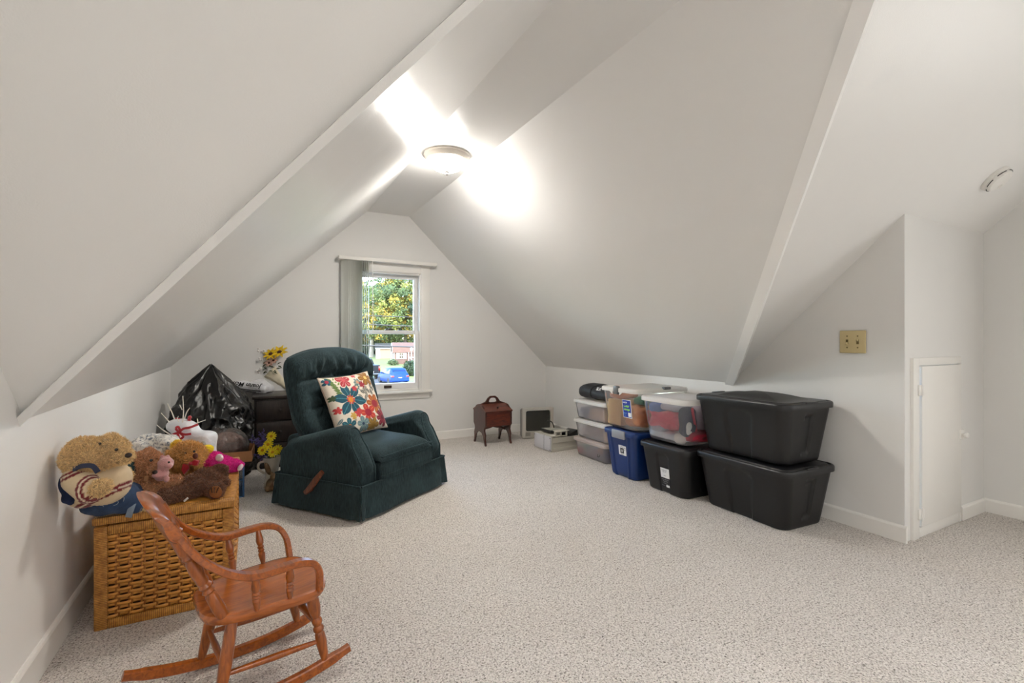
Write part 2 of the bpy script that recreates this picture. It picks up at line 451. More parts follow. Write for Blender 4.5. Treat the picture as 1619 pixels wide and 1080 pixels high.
# gable wall with window opening
WX0, WX1, WZ0, WZ1 = 0.915, 1.635, 0.565, 1.845
mb = MB()
mb.add([(GL[0], GY, 0), (WX0, GY, 0), (WX0, GY, 2.3), GL], [(0, 1, 2, 3)])
zs = lambda x: 0.878 + (x - GL[0]) * (ZC - 0.878) / (1.05 - GL[0]); zt = lambda x: 0.79 + (GR[0] - x) * (ZC - 0.79) / (GR[0] - 1.5)
mb = MB()
mb.add([(GL[0], GY, 0), (WX0, GY, 0), (WX0, GY, zs(WX0)), GL], [(0, 1, 2, 3)])
mb.add([(WX1, GY, 0), (GR[0], GY, 0), GR, (WX1, GY, zt(WX1))], [(0, 1, 2, 3)])
mb.add([(WX0, GY, 0), (WX1, GY, 0), (WX1, GY, WZ0), (WX0, GY, WZ0)], [(0, 1, 2, 3)])
mb.add([(WX0, GY, WZ1), (WX1, GY, WZ1), (WX1, GY, zt(WX1)), PR, PL, (WX0, GY, zs(WX0))], [(0, 1, 2, 3, 4, 5)])
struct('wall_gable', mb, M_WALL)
# ceilings
poly('ceiling', [GL, PL, VL1, VL0], M_CEIL)
poly('ceiling', [PR, GR, VR0, VR1], M_CEIL)
poly('ceiling', [PL, PR, VR1, VL1], M_CEIL)
poly('ceiling', [VL0, VL1, (-0.612, 0.505, ZC)], M_CEIL)
poly('ceiling', [VR1, VR0, (RC[0], RC[1], ZA), (FR, RC[1], ZA), (FR, 0.548, ZC)], M_CEIL)
poly('ceiling', [(-0.61, 0.505, ZC), VL1, VR1, (FR, 0.548, ZC), (FR, BK, ZC), (-0.61, BK, ZC)], M_CEIL)
# boards along the two valleys
M_STRIP = mat('white_strip_paint', (0.93, 0.92, 0.90, 1), 0.35)
def valley_board(name, a, b, nrm, w, th):
    a, b = Vector(a), Vector(b); d = (b - a).normalized(); n = Vector(nrm); n = (n - d * n.dot(d)).normalized(); s = d.cross(n)
    mb = MB(); rings = []
    for p in (a - d * .05, b):
        rings.append([p + s * x + n * y_ for x, y_ in ((-w / 2, -.02), (-w / 2, th), (w / 2, th), (w / 2, -.02))])
    loft(mb, rings); return struct(name, mb, M_STRIP if 'trim_2' in name else M_CEIL)
valley_board('trim_1', VL0, VL1, (0.45, 0.55, -1.0), 0.070, 0.003)
valley_board('trim_2', VR0, VR1, (-0.5, 0.42, -1.0), 0.062, 0.014)

# baseboards
def baseboard(name, p0, p1, inward, h=0.092, th=0.014):
    p0, p1 = Vector(p0 + (0,)), Vector(p1 + (0,)); n = Vector(inward + (0,))
    prof = [(0, 0), (th, 0), (th, h - .012), (th * .75, h - .004), (th * .3, h), (0, h)]
    mb = MB(); loft(mb, [[p + n * a + Vector((0, 0, b)) for a, b in prof] for p in (p0, p1)]); struct(name, mb, M_TRIM)
baseboard('baseboard_left', (-0.61, BK), (GL[0], GY), (1, 0), 0.105)
baseboard('baseboard_gable', (GL[0], GY), (GR[0], GY), (0, -1))
baseboard('baseboard_right', (GR[0], GY), (RC[0], RC[1] - .014), (-1, 0))
baseboard('baseboard_alcove', (DX1 + .045, RC[1]), (FR, RC[1]), (0, -1), .085)
baseboard('baseboard_far_right', (FR, RC[1]), (FR, BK), (-1, 0), .085)

# ---- window
def wbox(name, parent, x0, x1, y0, y1, z0, z1, r=0.004, m=None):
    mb = MB(); rbox(mb, x0, x1, y0, y1, z0, z1, r, 2); return obj(name, mb, m or M_WHITE, parent)
win = thing('window_1', None, None, (0, 0, 0)); win['kind'] = 'structure'
M_VINYL = mat('window_vinyl', (0.80, 0.79, 0.78, 1), 0.35)
M_BROWN = mat('dark_bronze', S(52, 38, 30), 0.4, 0.3)
yo = GY - 0.018
wbox('casing', win, WX0 - .095, WX0 + .004, yo, GY + .004, WZ0 - .005, WZ1 + .095)
wbox('casing', win, WX1 - .004, WX1 + .095, yo, GY + .004, WZ0 - .005, WZ1 + .095)
wbox('casing', win, WX0 + .004, WX1 - .004, yo, GY + .004, WZ1 - .004, WZ1 + .095)
wbox('sill', win, WX0 - .115, WX1 + .115, GY - .06, GY + .07, WZ0 - .022, WZ0, .006)
wbox('apron', win, WX0 - .09, WX1 + .09, GY - .016, GY + .002, WZ0 - .085, WZ0 - .022)
wbox('jamb', win, WX0, WX0 + .02, GY, GY + .13, WZ0, WZ1)
wbox('jamb', win, WX1 - .02, WX1, GY, GY + .13, WZ0, WZ1)
wbox('jamb', win, WX0 + .02, WX1 - .02, GY, GY + .13, WZ1 - .02, WZ1)
wbox('jamb', win, WX0 + .02, WX1 - .02, GY + .03, GY + .13, WZ0, WZ0 + .02)
def glass_mat():
    m, nt, b, out = new_mat('window_glass'); nt.nodes.remove(b)
    tr = N(nt, 'ShaderNodeBsdfTransparent'); tr.inputs[0].default_value = (0.97, 0.985, 0.975, 1)
    gl = N(nt, 'ShaderNodeBsdfGlossy'); gl.inputs['Roughness'].default_value = 0.01
    fr = N(nt, 'ShaderNodeFresnel', i_IOR=1.35); mx = N(nt, 'ShaderNodeMixShader')
    nt.links.new(fr.outputs[0], mx.inputs[0]); nt.links.new(tr.outputs[0], mx.inputs[1]); nt.links.new(gl.outputs[0], mx.inputs[2]); nt.links.new(mx.outputs[0], out.inputs[0])
    return m
M_GLASS = glass_mat()
def sash(name, z0, z1, y, st, rb, rt):
    mb = MB(); x0, x1 = WX0 + .02, WX1 - .02
    rbox(mb, x0, x0 + st, y, y + .035, z0, z1, .004); rbox(mb, x1 - st, x1, y, y + .035, z0, z1, .004)
    rbox(mb, x0 + st, x1 - st, y, y + .035, z0, z0 + rb, .004); rbox(mb, x0 + st, x1 - st, y, y + .035, z1 - rt, z1, .004)
    s = obj(name, mb, M_VINYL, win)
    g = MB(); box(g, x0 + st - .004, x1 - st + .004, y + .015, y + .019, z0 + rb - .004, z1 - rt + .004); obj('pane', g, M_GLASS, s, smooth=False)
    return s
ZM = 1.20
up = sash('upper_sash', ZM - .02, WZ1 - .02, GY + .075, .042, .04, .042)
lo = sash('lower_sash', WZ0 + .02, ZM + .02, GY + .035, .040, .065, .038)
mb = MB(); rbox(mb, 1.235, 1.315, GY + .02, GY + .036, WZ0 + .035, WZ0 + .063, .004); obj('sash_lift', mb, M_BROWN, lo)
mb = MB(); rbox(mb, 1.25, 1.31, GY + .04, GY + .07, ZM + .02, ZM + .034, .004); rbox(mb, 1.29, 1.335, GY + .045, GY + .06, ZM + .03, ZM + .042, .003); obj('sash_lock', mb, M_BROWN, lo)

# ---- assumed window in the far right wall, unseen beyond the frame (its added daylight is the area light set at the top)
w2 = thing('window_2', None, None, (FR, -0.45, 1.25)); w2['kind'] = 'structure'
for y0, y1, z0, z1 in ((-.68, -.58, -.70, .70), (.58, .68, -.70, .70), (-.58, .58, .60, .70), (-.58, .58, -.70, -.60)): wbox('casing', w2, -.03, 0, y0, y1, z0, z1)
gl2 = MB(); box(gl2, -.012, -.008, -.58, .58, -.60, .60); obj('pane', gl2, M_GLASS, w2, smooth=False)

# ---- small door in the alcove
dr = thing('door_1', None, None, (0, 0, 0)); dr['kind'] = 'structure'
y = RC[1]
wbox('door_frame', dr, DX0 - .075, DX0 - .005, y - .016, y + .03, 0, DZ1 + .05)
wbox('door_frame', dr, DX0 - .005, DX1 + .028, y - .014, y + .03, DZ1 + .006, DZ1 + .05)
wbox('door_frame', dr, DX1 + .004, DX1 + .030, y - .014, y + .03, 0, DZ1 + .006)
wbox('door_panel', dr, DX0 + .010, DX1 + .002, y - .022, y - .002, DZ0 + .035, DZ1 + .003, .003)
wbox('threshold', dr, DX0 - .005, DX1 + .004, y - .010, y + .02, 0, DZ0 + .028)
for z in (DZ0 + .11, DZ1 - .13):
    mb = MB(); rbox(mb, DX0 - .03, DX0 + .003, y - .024, y - .014, z - .03, z + .03, .003); tube(mb, [(DX0 + .002, y - .026, z - .034), (DX0 + .002, y - .026, z + .034)], .005, 8); rbox(mb, DX0 + .006, DX0 + .03, y - .026, y - .02, z - .025, z + .025, .002)
    obj('hinge', mb, M_TRIM, dr)
mb = MB(); rbox(mb, DX1 - .022, DX1 + .03, y - .028, y - .018, .505, .565, .004); lathe(mb, [(.008, 0), (.008, .012), (.016, .016), (.018, .026), (.012, .032), (.001, .033)], 16, TR((DX1 - .005, y - .026, .535), (PI / 2, 0, 0)))
obj('latch', mb, M_TRIM, dr)

# ---- ceiling lamp, and panels added out of view for the fill lights
M_NICKEL = mat('lamp_ring_paint', S(206, 198, 188), 0.35, 0.0)
M_SHADE = mat('lamp_glass', (0.9, 0.88, 0.84, 1), 0.3, emis=(1.0, 0.955, 0.89, 1), estr=LAMP_MAIN)
nt_ = M_SHADE.node_tree; gm_ = N(nt_, 'ShaderNodeNewGeometry'); sp2 = N(nt_, 'ShaderNodeSeparateXYZ'); nt_.links.new(gm_.outputs['Normal'], sp2.inputs[0])
mr_ = N(nt_, 'ShaderNodeMapRange'); mr_.inputs['From Min'].default_value = 0.25; mr_.inputs['From Max'].default_value = -1.0; mr_.inputs['To Min'].default_value = LAMP_MAIN * .10; mr_.inputs['To Max'].default_value = LAMP_MAIN * 2.1
nt_.links.new(sp2.outputs['Z'], mr_.inputs['Value']); nt_.links.new(mr_.outputs[0], nt_.nodes['Principled BSDF'].inputs['Emission Strength'])    # the bulbs hang low in the bowl
M_FINIAL = mat('lamp_finial_metal', S(190, 180, 168), 0.25, 0.8)
def ceiling_lamp(loc, label, ms):
    t = thing('ceiling_light', label, 'lamp', loc)
    mb = MB(); lathe(mb, [(.165, 0), (.168, -.008), (.166, -.016), (.156, -.024), (.150, -.036), (.142, -.044), (.134, -.046), (.130, -.040), (.12, -.03)], 40, cap=False); obj('rim', mb, M_NICKEL, t)
    mb = MB(); pr = [(.132, -.040)] + [(.132 * math.cos(a), -.046 - .075 * math.sin(a)) for a in [PI / 2 * k / 10 for k in range(10)]] + [(.012, -.121)]
    lathe(mb, pr, 40, cap=False); obj('glass_shade', mb, ms, t)
    mb = MB(); lathe(mb, [(.001, -.118), (.02, -.119), (.021, -.124), (.012, -.130), (.009, -.136), (.011, -.141), (.007, -.147), (.001, -.149)], 20); obj('finial', mb, M_FINIAL, t)
    return t
ceiling_lamp((1.245, 3.30, ZC), 'white domed flush lamp glowing on the flat ceiling above the recliner', M_SHADE)
for k, (x_, y_, e_) in enumerate(FILL_PANELS):
    t = thing('ceiling_panel_light', ['flat square ceiling light panel at the left of the cross wing behind the camera', 'flat square ceiling light panel in the middle of the cross wing', 'flat square ceiling light panel at the right of the cross wing'][k], 'lamp', (x_, y_, ZC), group='flat ceiling panels of the cross wing')
    for x0, x1, y0, y1 in ((-.28, .28, -.28, -.25), (-.28, .28, .25, .28), (-.28, -.25, -.25, .25), (.25, .28, -.25, .25)):
        mb = MB(); rbox(mb, x0, x1, y0, y1, -.04, 0, .004); obj('frame', mb, M_WHITE, t)
    mb = MB(); box(mb, -.25, .25, -.25, .25, -.02, -.005); obj('diffuser', mb, M_WHITE, t, smooth=False)
# ---------------------------------------------------------------- light switch, smoke detector, blind
M_IVORY = mat('ivory_plastic', S(203, 186, 140), 0.35)
M_DARK = mat('dark_plastic', (0.02, 0.02, 0.02, 1), 0.4)
M_SCREW = mat('screw_head', S(120, 105, 70), 0.4, 0.5)
ang = math.atan2(GR[0] - RC[0], GY - RC[1])
xw = lambda y: RC[0] + (GR[0] - RC[0]) * (y - RC[1]) / (GY - RC[1])
sw = thing('light_switch', 'ivory double toggle light switch plate on the right wall above the black totes', 'light switch', (xw(1.545) - .001, 1.545, 1.098), -ang)
mb = MB(); rbox(mb, -.007, 0, -.072, .072, -.067, .067, .005, 3); obj('plate', mb, M_IVORY, sw)
for i, yy in enumerate((.029, -.029)):
    mb = MB(); rbox(mb, -.0085, -.004, yy - .007, yy + .007, -.014, .014, .001, 1); tg = obj('toggle', mb, M_SCREW, sw)
    mb = MB(); rbox(mb, -.022, -.004, yy - .0045, yy + .0045, -.006, .006, .0015, 2, TR((0, 0, (-1, 1)[i] * .004), (0, (-1, 1)[i] * .5, 0))); obj('lever', mb, M_IVORY, tg)
    for zz in (.034, -.034):
        mb = MB(); lathe(mb, [(.0045, 0), (.004, .002), (.0005, .0025)], 10, TR((-.007, yy, zz), (0, -PI / 2, 0))); obj('screw', mb, M_SCREW, sw)

kz = (ZC - 0.785) / (2.42 - 0.548)
sd_y = 1.06; sdl = (3.60, sd_y, zr(sd_y))
nrm = Vector((0, -kz, -1)).normalized(); q = Vector((0, 0, 1)).rotation_difference(nrm)
sm = thing('smoke_detector', 'round white smoke detector on the sloped ceiling at upper right', 'smoke detector', sdl, rot=q.to_euler())
M_WPL = mat('white_plastic', (0.80, 0.78, 0.74, 1), 0.35)
mb = MB(); lathe(mb, [(.072, 0), (.073, .010), (.070, .018), (.062, .022)], 40, cap=False); obj('base_ring', mb, M_WPL, sm)
mb = MB(); lathe(mb, [(.066, .018), (.064, .030), (.056, .040), (.035, .045), (.0005, .046)], 40, cap=False); obj('cover', mb, M_WPL, sm)
for k in range(6):
    a0 = k * PI / 3 + .1; mb = MB(); tube(mb, [(.066 * math.cos(a0 + s * .14), .066 * math.sin(a0 + s * .14), .027) for s in range(6)], .0022, 6); obj('vent_slot', mb, M_DARK, sm)
mb = MB(); lathe(mb, [(.012, .043), (.012, .049), (.001, .050)], 16, TR((.02, -.02, 0))); obj('test_button', mb, M_WPL, sm)

vb = thing('vertical_blind', 'white vertical blind drawn to the left side of the gable window', 'blind', (1.27, GY - .055, 1.945))
mb = MB(); rbox(mb, -.515, .515, -.045, .02, -.018, .018, .004); obj('headrail', mb, M_WHITE, vb)
for x in (-.42, .44):
    mb = MB(); rbox(mb, x - .02, x + .02, -.02, .056, .012, .022, .002); obj('bracket', mb, M_NICKEL, vb)
def slat_mat():
    m, nt, b, out = new_mat('blind_vane'); b.inputs['Base Color'].default_value = (0.82, 0.82, 0.77, 1); b.inputs['Roughness'].default_value = 0.45
    tl = N(nt, 'ShaderNodeBsdfTranslucent'); tl.inputs[0].default_value = (0.82, 0.84, 0.78, 1); mx = N(nt, 'ShaderNodeMixShader', i_0=0.45)
    nt.links.new(b.outputs[0], mx.inputs[1]); nt.links.new(tl.outputs[0], mx.inputs[2]); nt.links.new(mx.outputs[0], out.inputs[0]); return m
M_VANE = slat_mat()
mb = MB(); hw = .044
cs = [(hw * s, .006 * (1 - s * s)) for s in [-1 + k / 4 for k in range(9)]]
ring = [(x, y_) for x, y_ in cs] + [(x, y_ + .0012) for x, y_ in reversed(cs)]
loft(mb, [[(x, y_, z) for x, y_ in ring] for z in (-1.36, -.02)])
vane_me = mb.mesh('vane'); vane_me.materials.append(M_VANE)
for k, (x, a) in enumerate([(-.452, .55), (-.436, .62), (-.420, .7), (-.405, .8), (-.391, .9), (-.377, 1.0), (-.363, 1.08), (-.349, 1.14), (-.335, 1.2), (-.321, 1.2), (-.307, 1.25), (-.285, 1.79), (-.264, 1.80), (-.243, 1.81), (-.222, 1.82)]):
    o = bpy.data.objects.new('vane', vane_me); C.objects.link(o); o.parent = vb; o.location = (x, -.012, 0); o.rotation_euler = (0, 0, -a)
mb = MB(); tube(mb, [(-.185, -.05, -.01), (-.185, -.055, -.06), (-.182, -.055, -.75)], .004, 6); obj('wand', mb, M_WPL, vb)

# ---------------------------------------------------------------- recliner
def chenille(name, c):
    m, nt, b, out = new_mat(name)
    tc = N(nt, 'ShaderNodeTexCoord'); mp = N(nt, 'ShaderNodeMapping'); mp.inputs['Scale'].default_value = (170, 170, 26)
    nt.links.new(tc.outputs['Object'], mp.inputs[0])
    n1 = N(nt, 'ShaderNodeTexNoise', i_Scale=1.0, i_Detail=2.0); nt.links.new(mp.outputs[0], n1.inputs[0])
    n2 = N(nt, 'ShaderNodeTexNoise', i_Scale=7.0, i_Detail=3.0); nt.links.new(tc.outputs['Object'], n2.inputs[0])
    ad = N(nt, 'ShaderNodeMath', operation='MULTIPLY_ADD'); ad.inputs[1].default_value = .55; nt.links.new(n2.outputs[0], ad.inputs[0]); nt.links.new(n1.outputs[0], ad.inputs[2])
    col = ramp(nt, ad.outputs[0], [(0.5, tuple(x * .5 for x in c[:3]) + (1,)), (0.98, tuple(x * 1.55 for x in c[:3]) + (1,))])
    nt.links.new(col, b.inputs['Base Color']); b.inputs['Roughness'].default_value = .85
    b.inputs['Sheen Weight'].default_value = .25; b.inputs['Sheen Roughness'].default_value = .4; b.inputs['Sheen Tint'].default_value = (.35, .5, .55, 1)
    b.inputs['Specular IOR Level'].default_value = .2
    bp = N(nt, 'ShaderNodeBump', i_Strength=.5, i_Distance=.003); nt.links.new(n1.outputs[0], bp.inputs['Height']); nt.links.new(bp.outputs[0], b.inputs['Normal'])
    return m
M_CHEN = chenille('green_chenille', S(40, 54, 57))
M_CHEN2 = chenille('green_chenille_piping', S(41, 56, 59))
rc = thing('recliner', 'dark green chenille recliner with rolled arms and tufted back facing the room', 'armchair', (.712, 3.56, 0), math.radians(35.8))
W2, FY, BY = .445, -.385, .365      # half width, front, back
# arms
from mathutils.bvhtree import BVHTree
def snap(tree, pts, off=.002):
    out = []
    for p in pts:
        c, n, i, d = tree.find_nearest(Vector(p)); out.append(c + n * off)
    return out
def arm(sx):
    mb = MB()
    side = [(FY + .02, .19), (FY + .02, .31), (FY + .045, .36), (-.30, .43), (-.245, .49), (-.20, .515), (-.05, .48), (.20, .42), (.32, .385), (.345, .36), (.35, .19)]
    prism(mb, side, 'x', sx * .285, sx * .432)
    capsule(mb, (sx * .366, -.195, .487), (sx * .374, .25, .392), .084, .062, 20)
    capsule(mb, (sx * .362, -.21, .48), (sx * .355, FY + .055, .31), .070, .056, 16)
    me = fuse(mb, .011, 5)
    a = obj('arm', me, M_CHEN, rc, auto=None)
    tr_ = BVHTree.FromPolygons([v.co.copy() for v in me.vertices], [tuple(p.vertices) for p in me.polygons])
    for dx in (-.058, .060):
        p = MB(); tube(p, snap(tr_, smooth_path([(sx * (.360 + dx), FY - .02, .22), (sx * (.360 + dx), FY - .02, .30), (sx * (.360 + dx), FY + .018, .372), (sx * (.362 + dx), -.312, .448), (sx * (.366 + dx * .95), -.285, .50), (sx * (.368 + dx * .8), -.275, .548)], 26)), .005, 6); obj('piping', p, M_CHEN2, a)
    p = MB(); tube(p, snap(tr_, smooth_path([(sx * (.368 + .048), -.277, .55), (sx * .40, -.272, .575), (sx * .368, -.27, .585), (sx * .336, -.272, .575), (sx * (.368 - .046), -.277, .55)], 14)), .005, 6); obj('piping', p, M_CHEN2, a)
arm(-1); arm(1)
# body below the seat and behind
mb = MB(); rbox(mb, -.30, .30, -.30, .36, .10, .30, .03, 3); rbox(mb, -.36, .36, .20, .385, .10, .46, .04, 3); obj('base', fuse(mb, .014, 3), M_CHEN, rc, auto=None)
# footrest panel under the cushion
mb = MB(); rbox(mb, -.278, .278, FY - .012, FY + .05, .205, .325, .02, 3); fr_ = obj('footrest', mb, M_CHEN, rc)
mb = MB(); tube(mb, [(-.278, FY - .010, .243), (.278, FY - .010, .243)], .004, 6); obj('seam', mb, M_CHEN2, fr_)
# skirt: four flared panels, pleat between them at the corners
def skirt(p0, p1, outn):
    p0, p1, n = Vector(p0), Vector(p1), Vector(outn); mb = MB(); nx, nz = 40, 8; L = (p1 - p0).length
    front, back = [], []
    for k in range(nz + 1):
        t = k / nz; z = .215 - t * .197
        for i in range(nx + 1):
            s = i / nx; e = min(s, 1 - s) * L
            w = .006 * t * math.sin(s * L * 26 + p0.x * 9) * math.exp(-((e - .0) / .2) ** 2) + .004 * t * math.sin(s * 9)
            pl = -.020 * t * math.exp(-((e - .045) / .014) ** 2)
            flare = .004 + .018 * t + w + pl
            c = p0 + (p1 - p0) * (s * (1 + .03 * t) - .015 * t) + n * flare + Vector((0, 0, z))
            front.append(c); back.append(c - n * .008)
    v = front + back; m = (nx + 1) * (nz + 1); f = []
    for k in range(nz):
        for i in range(nx):
            a = k * (nx + 1) + i; f.append((a, a + nx + 1, a + nx + 2, a + 1)); f.append((m + a, m + a + 1, m + a + nx + 2, m + a + nx + 1))
    edge = [i for i in range(nx + 1)] + [k * (nx + 1) + nx for k in range(1, nz + 1)] + [nz * (nx + 1) + i for i in range(nx - 1, -1, -1)] + [k * (nx + 1) for k in range(nz - 1, 0, -1)]
    for i in range(len(edge)):
        a, b_ = edge[i], edge[(i + 1) % len(edge)]; f.append((a, b_, m + b_, m + a))
    tube(mb, [p0 + n * .006 + Vector((0, 0, .217)), p1 + n * .006 + Vector((0, 0, .217))], .0055, 6)
    mb.add(v, f); obj('skirt_panel', mb, M_CHEN, rc, auto=50)
skirt((-W2, FY, 0), (W2, FY, 0), (0, -1, 0)); skirt((W2, FY, 0), (W2, BY, 0), (1, 0, 0))
skirt((W2, BY, 0), (-W2, BY, 0), (0, 1, 0)); skirt((-W2, BY, 0), (-W2, FY, 0), (-1, 0, 0))
# seat cushion: crowned, front edge rolled over
mb = MB(); rings = []
nx, ny = 28, 28; top = []; bot = []
for j in range(ny + 1):
    for i in range(nx + 1):
        a, b_ = -1 + 2 * i / nx, -1 + 2 * j / ny
        x = a * .276; y = -.395 + (b_ + 1) / 2 * .62
        ed = (1 - abs(a) ** 6) * (1 - abs(b_) ** 7)
        z = .362 + .075 * ed ** .45 * (1 - .30 * (a * a)) + .012 * (b_) - .02 * (b_ < -.6) * ((-b_ - .6) / .4) ** 2
        z += .005 * noise.noise(Vector((x * 5, y * 5, 1)))
        yy = y - .012 * ed if b_ < -.8 else y
        top.append((x, yy, z)); bot.append((x * .985, y + (.006 if j == 0 else 0), .322 + (.01 if abs(a) > .9 else 0)))
m = len(top); f = []
for j in range(ny):
    for i in range(nx):
        a = j * (nx + 1) + i; f.append((a, a + 1, a + nx + 2, a + nx + 1)); f.append((m + a, m + a + nx + 1, m + a + nx + 2, m + a + 1))
edge = [i for i in range(nx + 1)] + [k * (nx + 1) + nx for k in range(1, ny + 1)] + [ny * (nx + 1) + i for i in range(nx - 1, -1, -1)] + [k * (nx + 1) for k in range(ny - 1, 0, -1)]
for i in range(len(edge)):
    a, b_ = edge[i], edge[(i + 1) % len(edge)]; f.append((b_, a, m + a, m + b_))
mb.add(top + bot, f); cu = obj('seat_cushion', mb, M_CHEN, rc, auto=60)
mb = MB(); tube(mb, [(-.272, -.397, .362), (-.14, -.404, .368), (0, -.406, .37), (.14, -.404, .368), (.272, -.397, .362)], .005, 6); tube(mb, [(-.272, -.392, .325), (0, -.396, .325), (.272, -.392, .325)], .005, 6); obj('piping', mb, M_CHEN2, cu)
# backrest: tufted pillow
tilt = math.radians(17)
BM = TR((0, .165, .34), (-tilt, 0, 0))
nx, nz = 72, 84
BUT = [(-.44, .70), (0, .70), (.44, .70), (-.44, .42), (0, .42), (.44, .42)]
def back_xz(a, t):
    hw = .318 + .066 * min(1, t / .35) + .01 * math.sin(PI * t)
    top = .742 - .070 * abs(a) ** 2.2
    return a * hw, t * top
fr, bk = [], []
for j in range(nz + 1):
    for i in range(nx + 1):
        a, t = -1 + 2 * i / nx, j / nz
        # round the upper corners
        x, z = back_xz(a, t)
        if t > .78:
            k = (t - .78) / .22; x *= 1 - .075 * k ** 2.4
        ed = (1 - abs(a) ** 7) * (1 - (2 * t - 1) ** 14 if t > .5 else 1)
        d = .085 * max(0, ed) ** .42
        d += .045 * math.exp(-((t - .86) / .12) ** 2) * max(0, ed) ** .5 + .02 * math.exp(-((t - .18) / .16) ** 2)
        gr = .030 * math.exp(-((t - .70) / .022) ** 2) * (1 - abs(a) ** 4) + .018 * math.exp(-((t - .42) / .020) ** 2) * (1 - abs(a) ** 4)
        for bx, bt in BUT:
            r2 = ((a - bx) / .16) ** 2 + ((t - bt) / .075) ** 2
            gr += .036 * math.exp(-r2)
            an = math.atan2((t - bt) * 2.2, a - bx); gr += .010 * math.cos(an * 7 + bx * 5) * math.exp(-((r2 ** .5 - 1.3) / .9) ** 2)
        gr += .007 * math.sin(a * 34 + 5 * noise.noise(Vector((a * 3, t * 4, 0)))) * math.exp(-((t - .80) / .06) ** 2)
        gr += .006 * noise.noise(Vector((a * 4, t * 9, 3)))
        fr.append((x, -d + gr, z)); bk.append((x, .075 * max(0, ed) ** .35 + .01, z))
m = len(fr); f = []
for j in range(nz):
    for i in range(nx):
        a = j * (nx + 1) + i; f.append((a, a + 1, a + nx + 2, a + nx + 1)); f.append((m + a, m + a + nx + 1, m + a + nx + 2, m + a + 1))
edge = [i for i in range(nx + 1)] + [k * (nx + 1) + nx for k in range(1, nz + 1)] + [nz * (nx + 1) + i for i in range(nx - 1, -1, -1)] + [k * (nx + 1) for k in range(nz - 1, 0, -1)]
for i in range(len(edge)):
    a, b_ = edge[i], edge[(i + 1) % len(edge)]; f.append((b_, a, m + a, m + b_))
mb = MB(); mb.add(fr + bk, f, 0, BM); br = obj('backrest', mb, M_CHEN, rc, auto=None)
ep = [Vector(fr[e]) for e in edge if not (e < nx + 1)]
mb = MB(); tube(mb, [BM @ (p + Vector((0, .006, 0))) for p in ep], .006, 6); obj('piping', mb, M_CHEN2, br)
for bx, bt in BUT:
    i = int(round((bx + 1) / 2 * nx)); j = int(round(bt * nz)); p = Vector(fr[j * (nx + 1) + i])
    mb = MB(); ellipsoid(mb, BM @ (p + Vector((0, -.004, 0))), (.014, .009, .014), (-tilt, 0, 0), 14, 8); obj('button', mb, M_CHEN2, br)
# lever on the left side
M_LEVER = wood('lever_wood', S(70, 34, 18), S(128, 66, 34), 10, (6, 6, 1))
mb = MB(); pts = smooth_path([(-.492, .035, .14), (-.496, -.01, .175), (-.496, -.065, .235), (-.492, -.115, .29)], 14)
bar(mb, pts, .018, [.030 + .012 * math.sin(PI * k / 14) for k in range(15)], (1, 0, 0), .6); tube(mb, [(-.43, .02, .155), (-.498, .02, .155)], .014, 12)
obj('lever', mb, M_LEVER, rc)

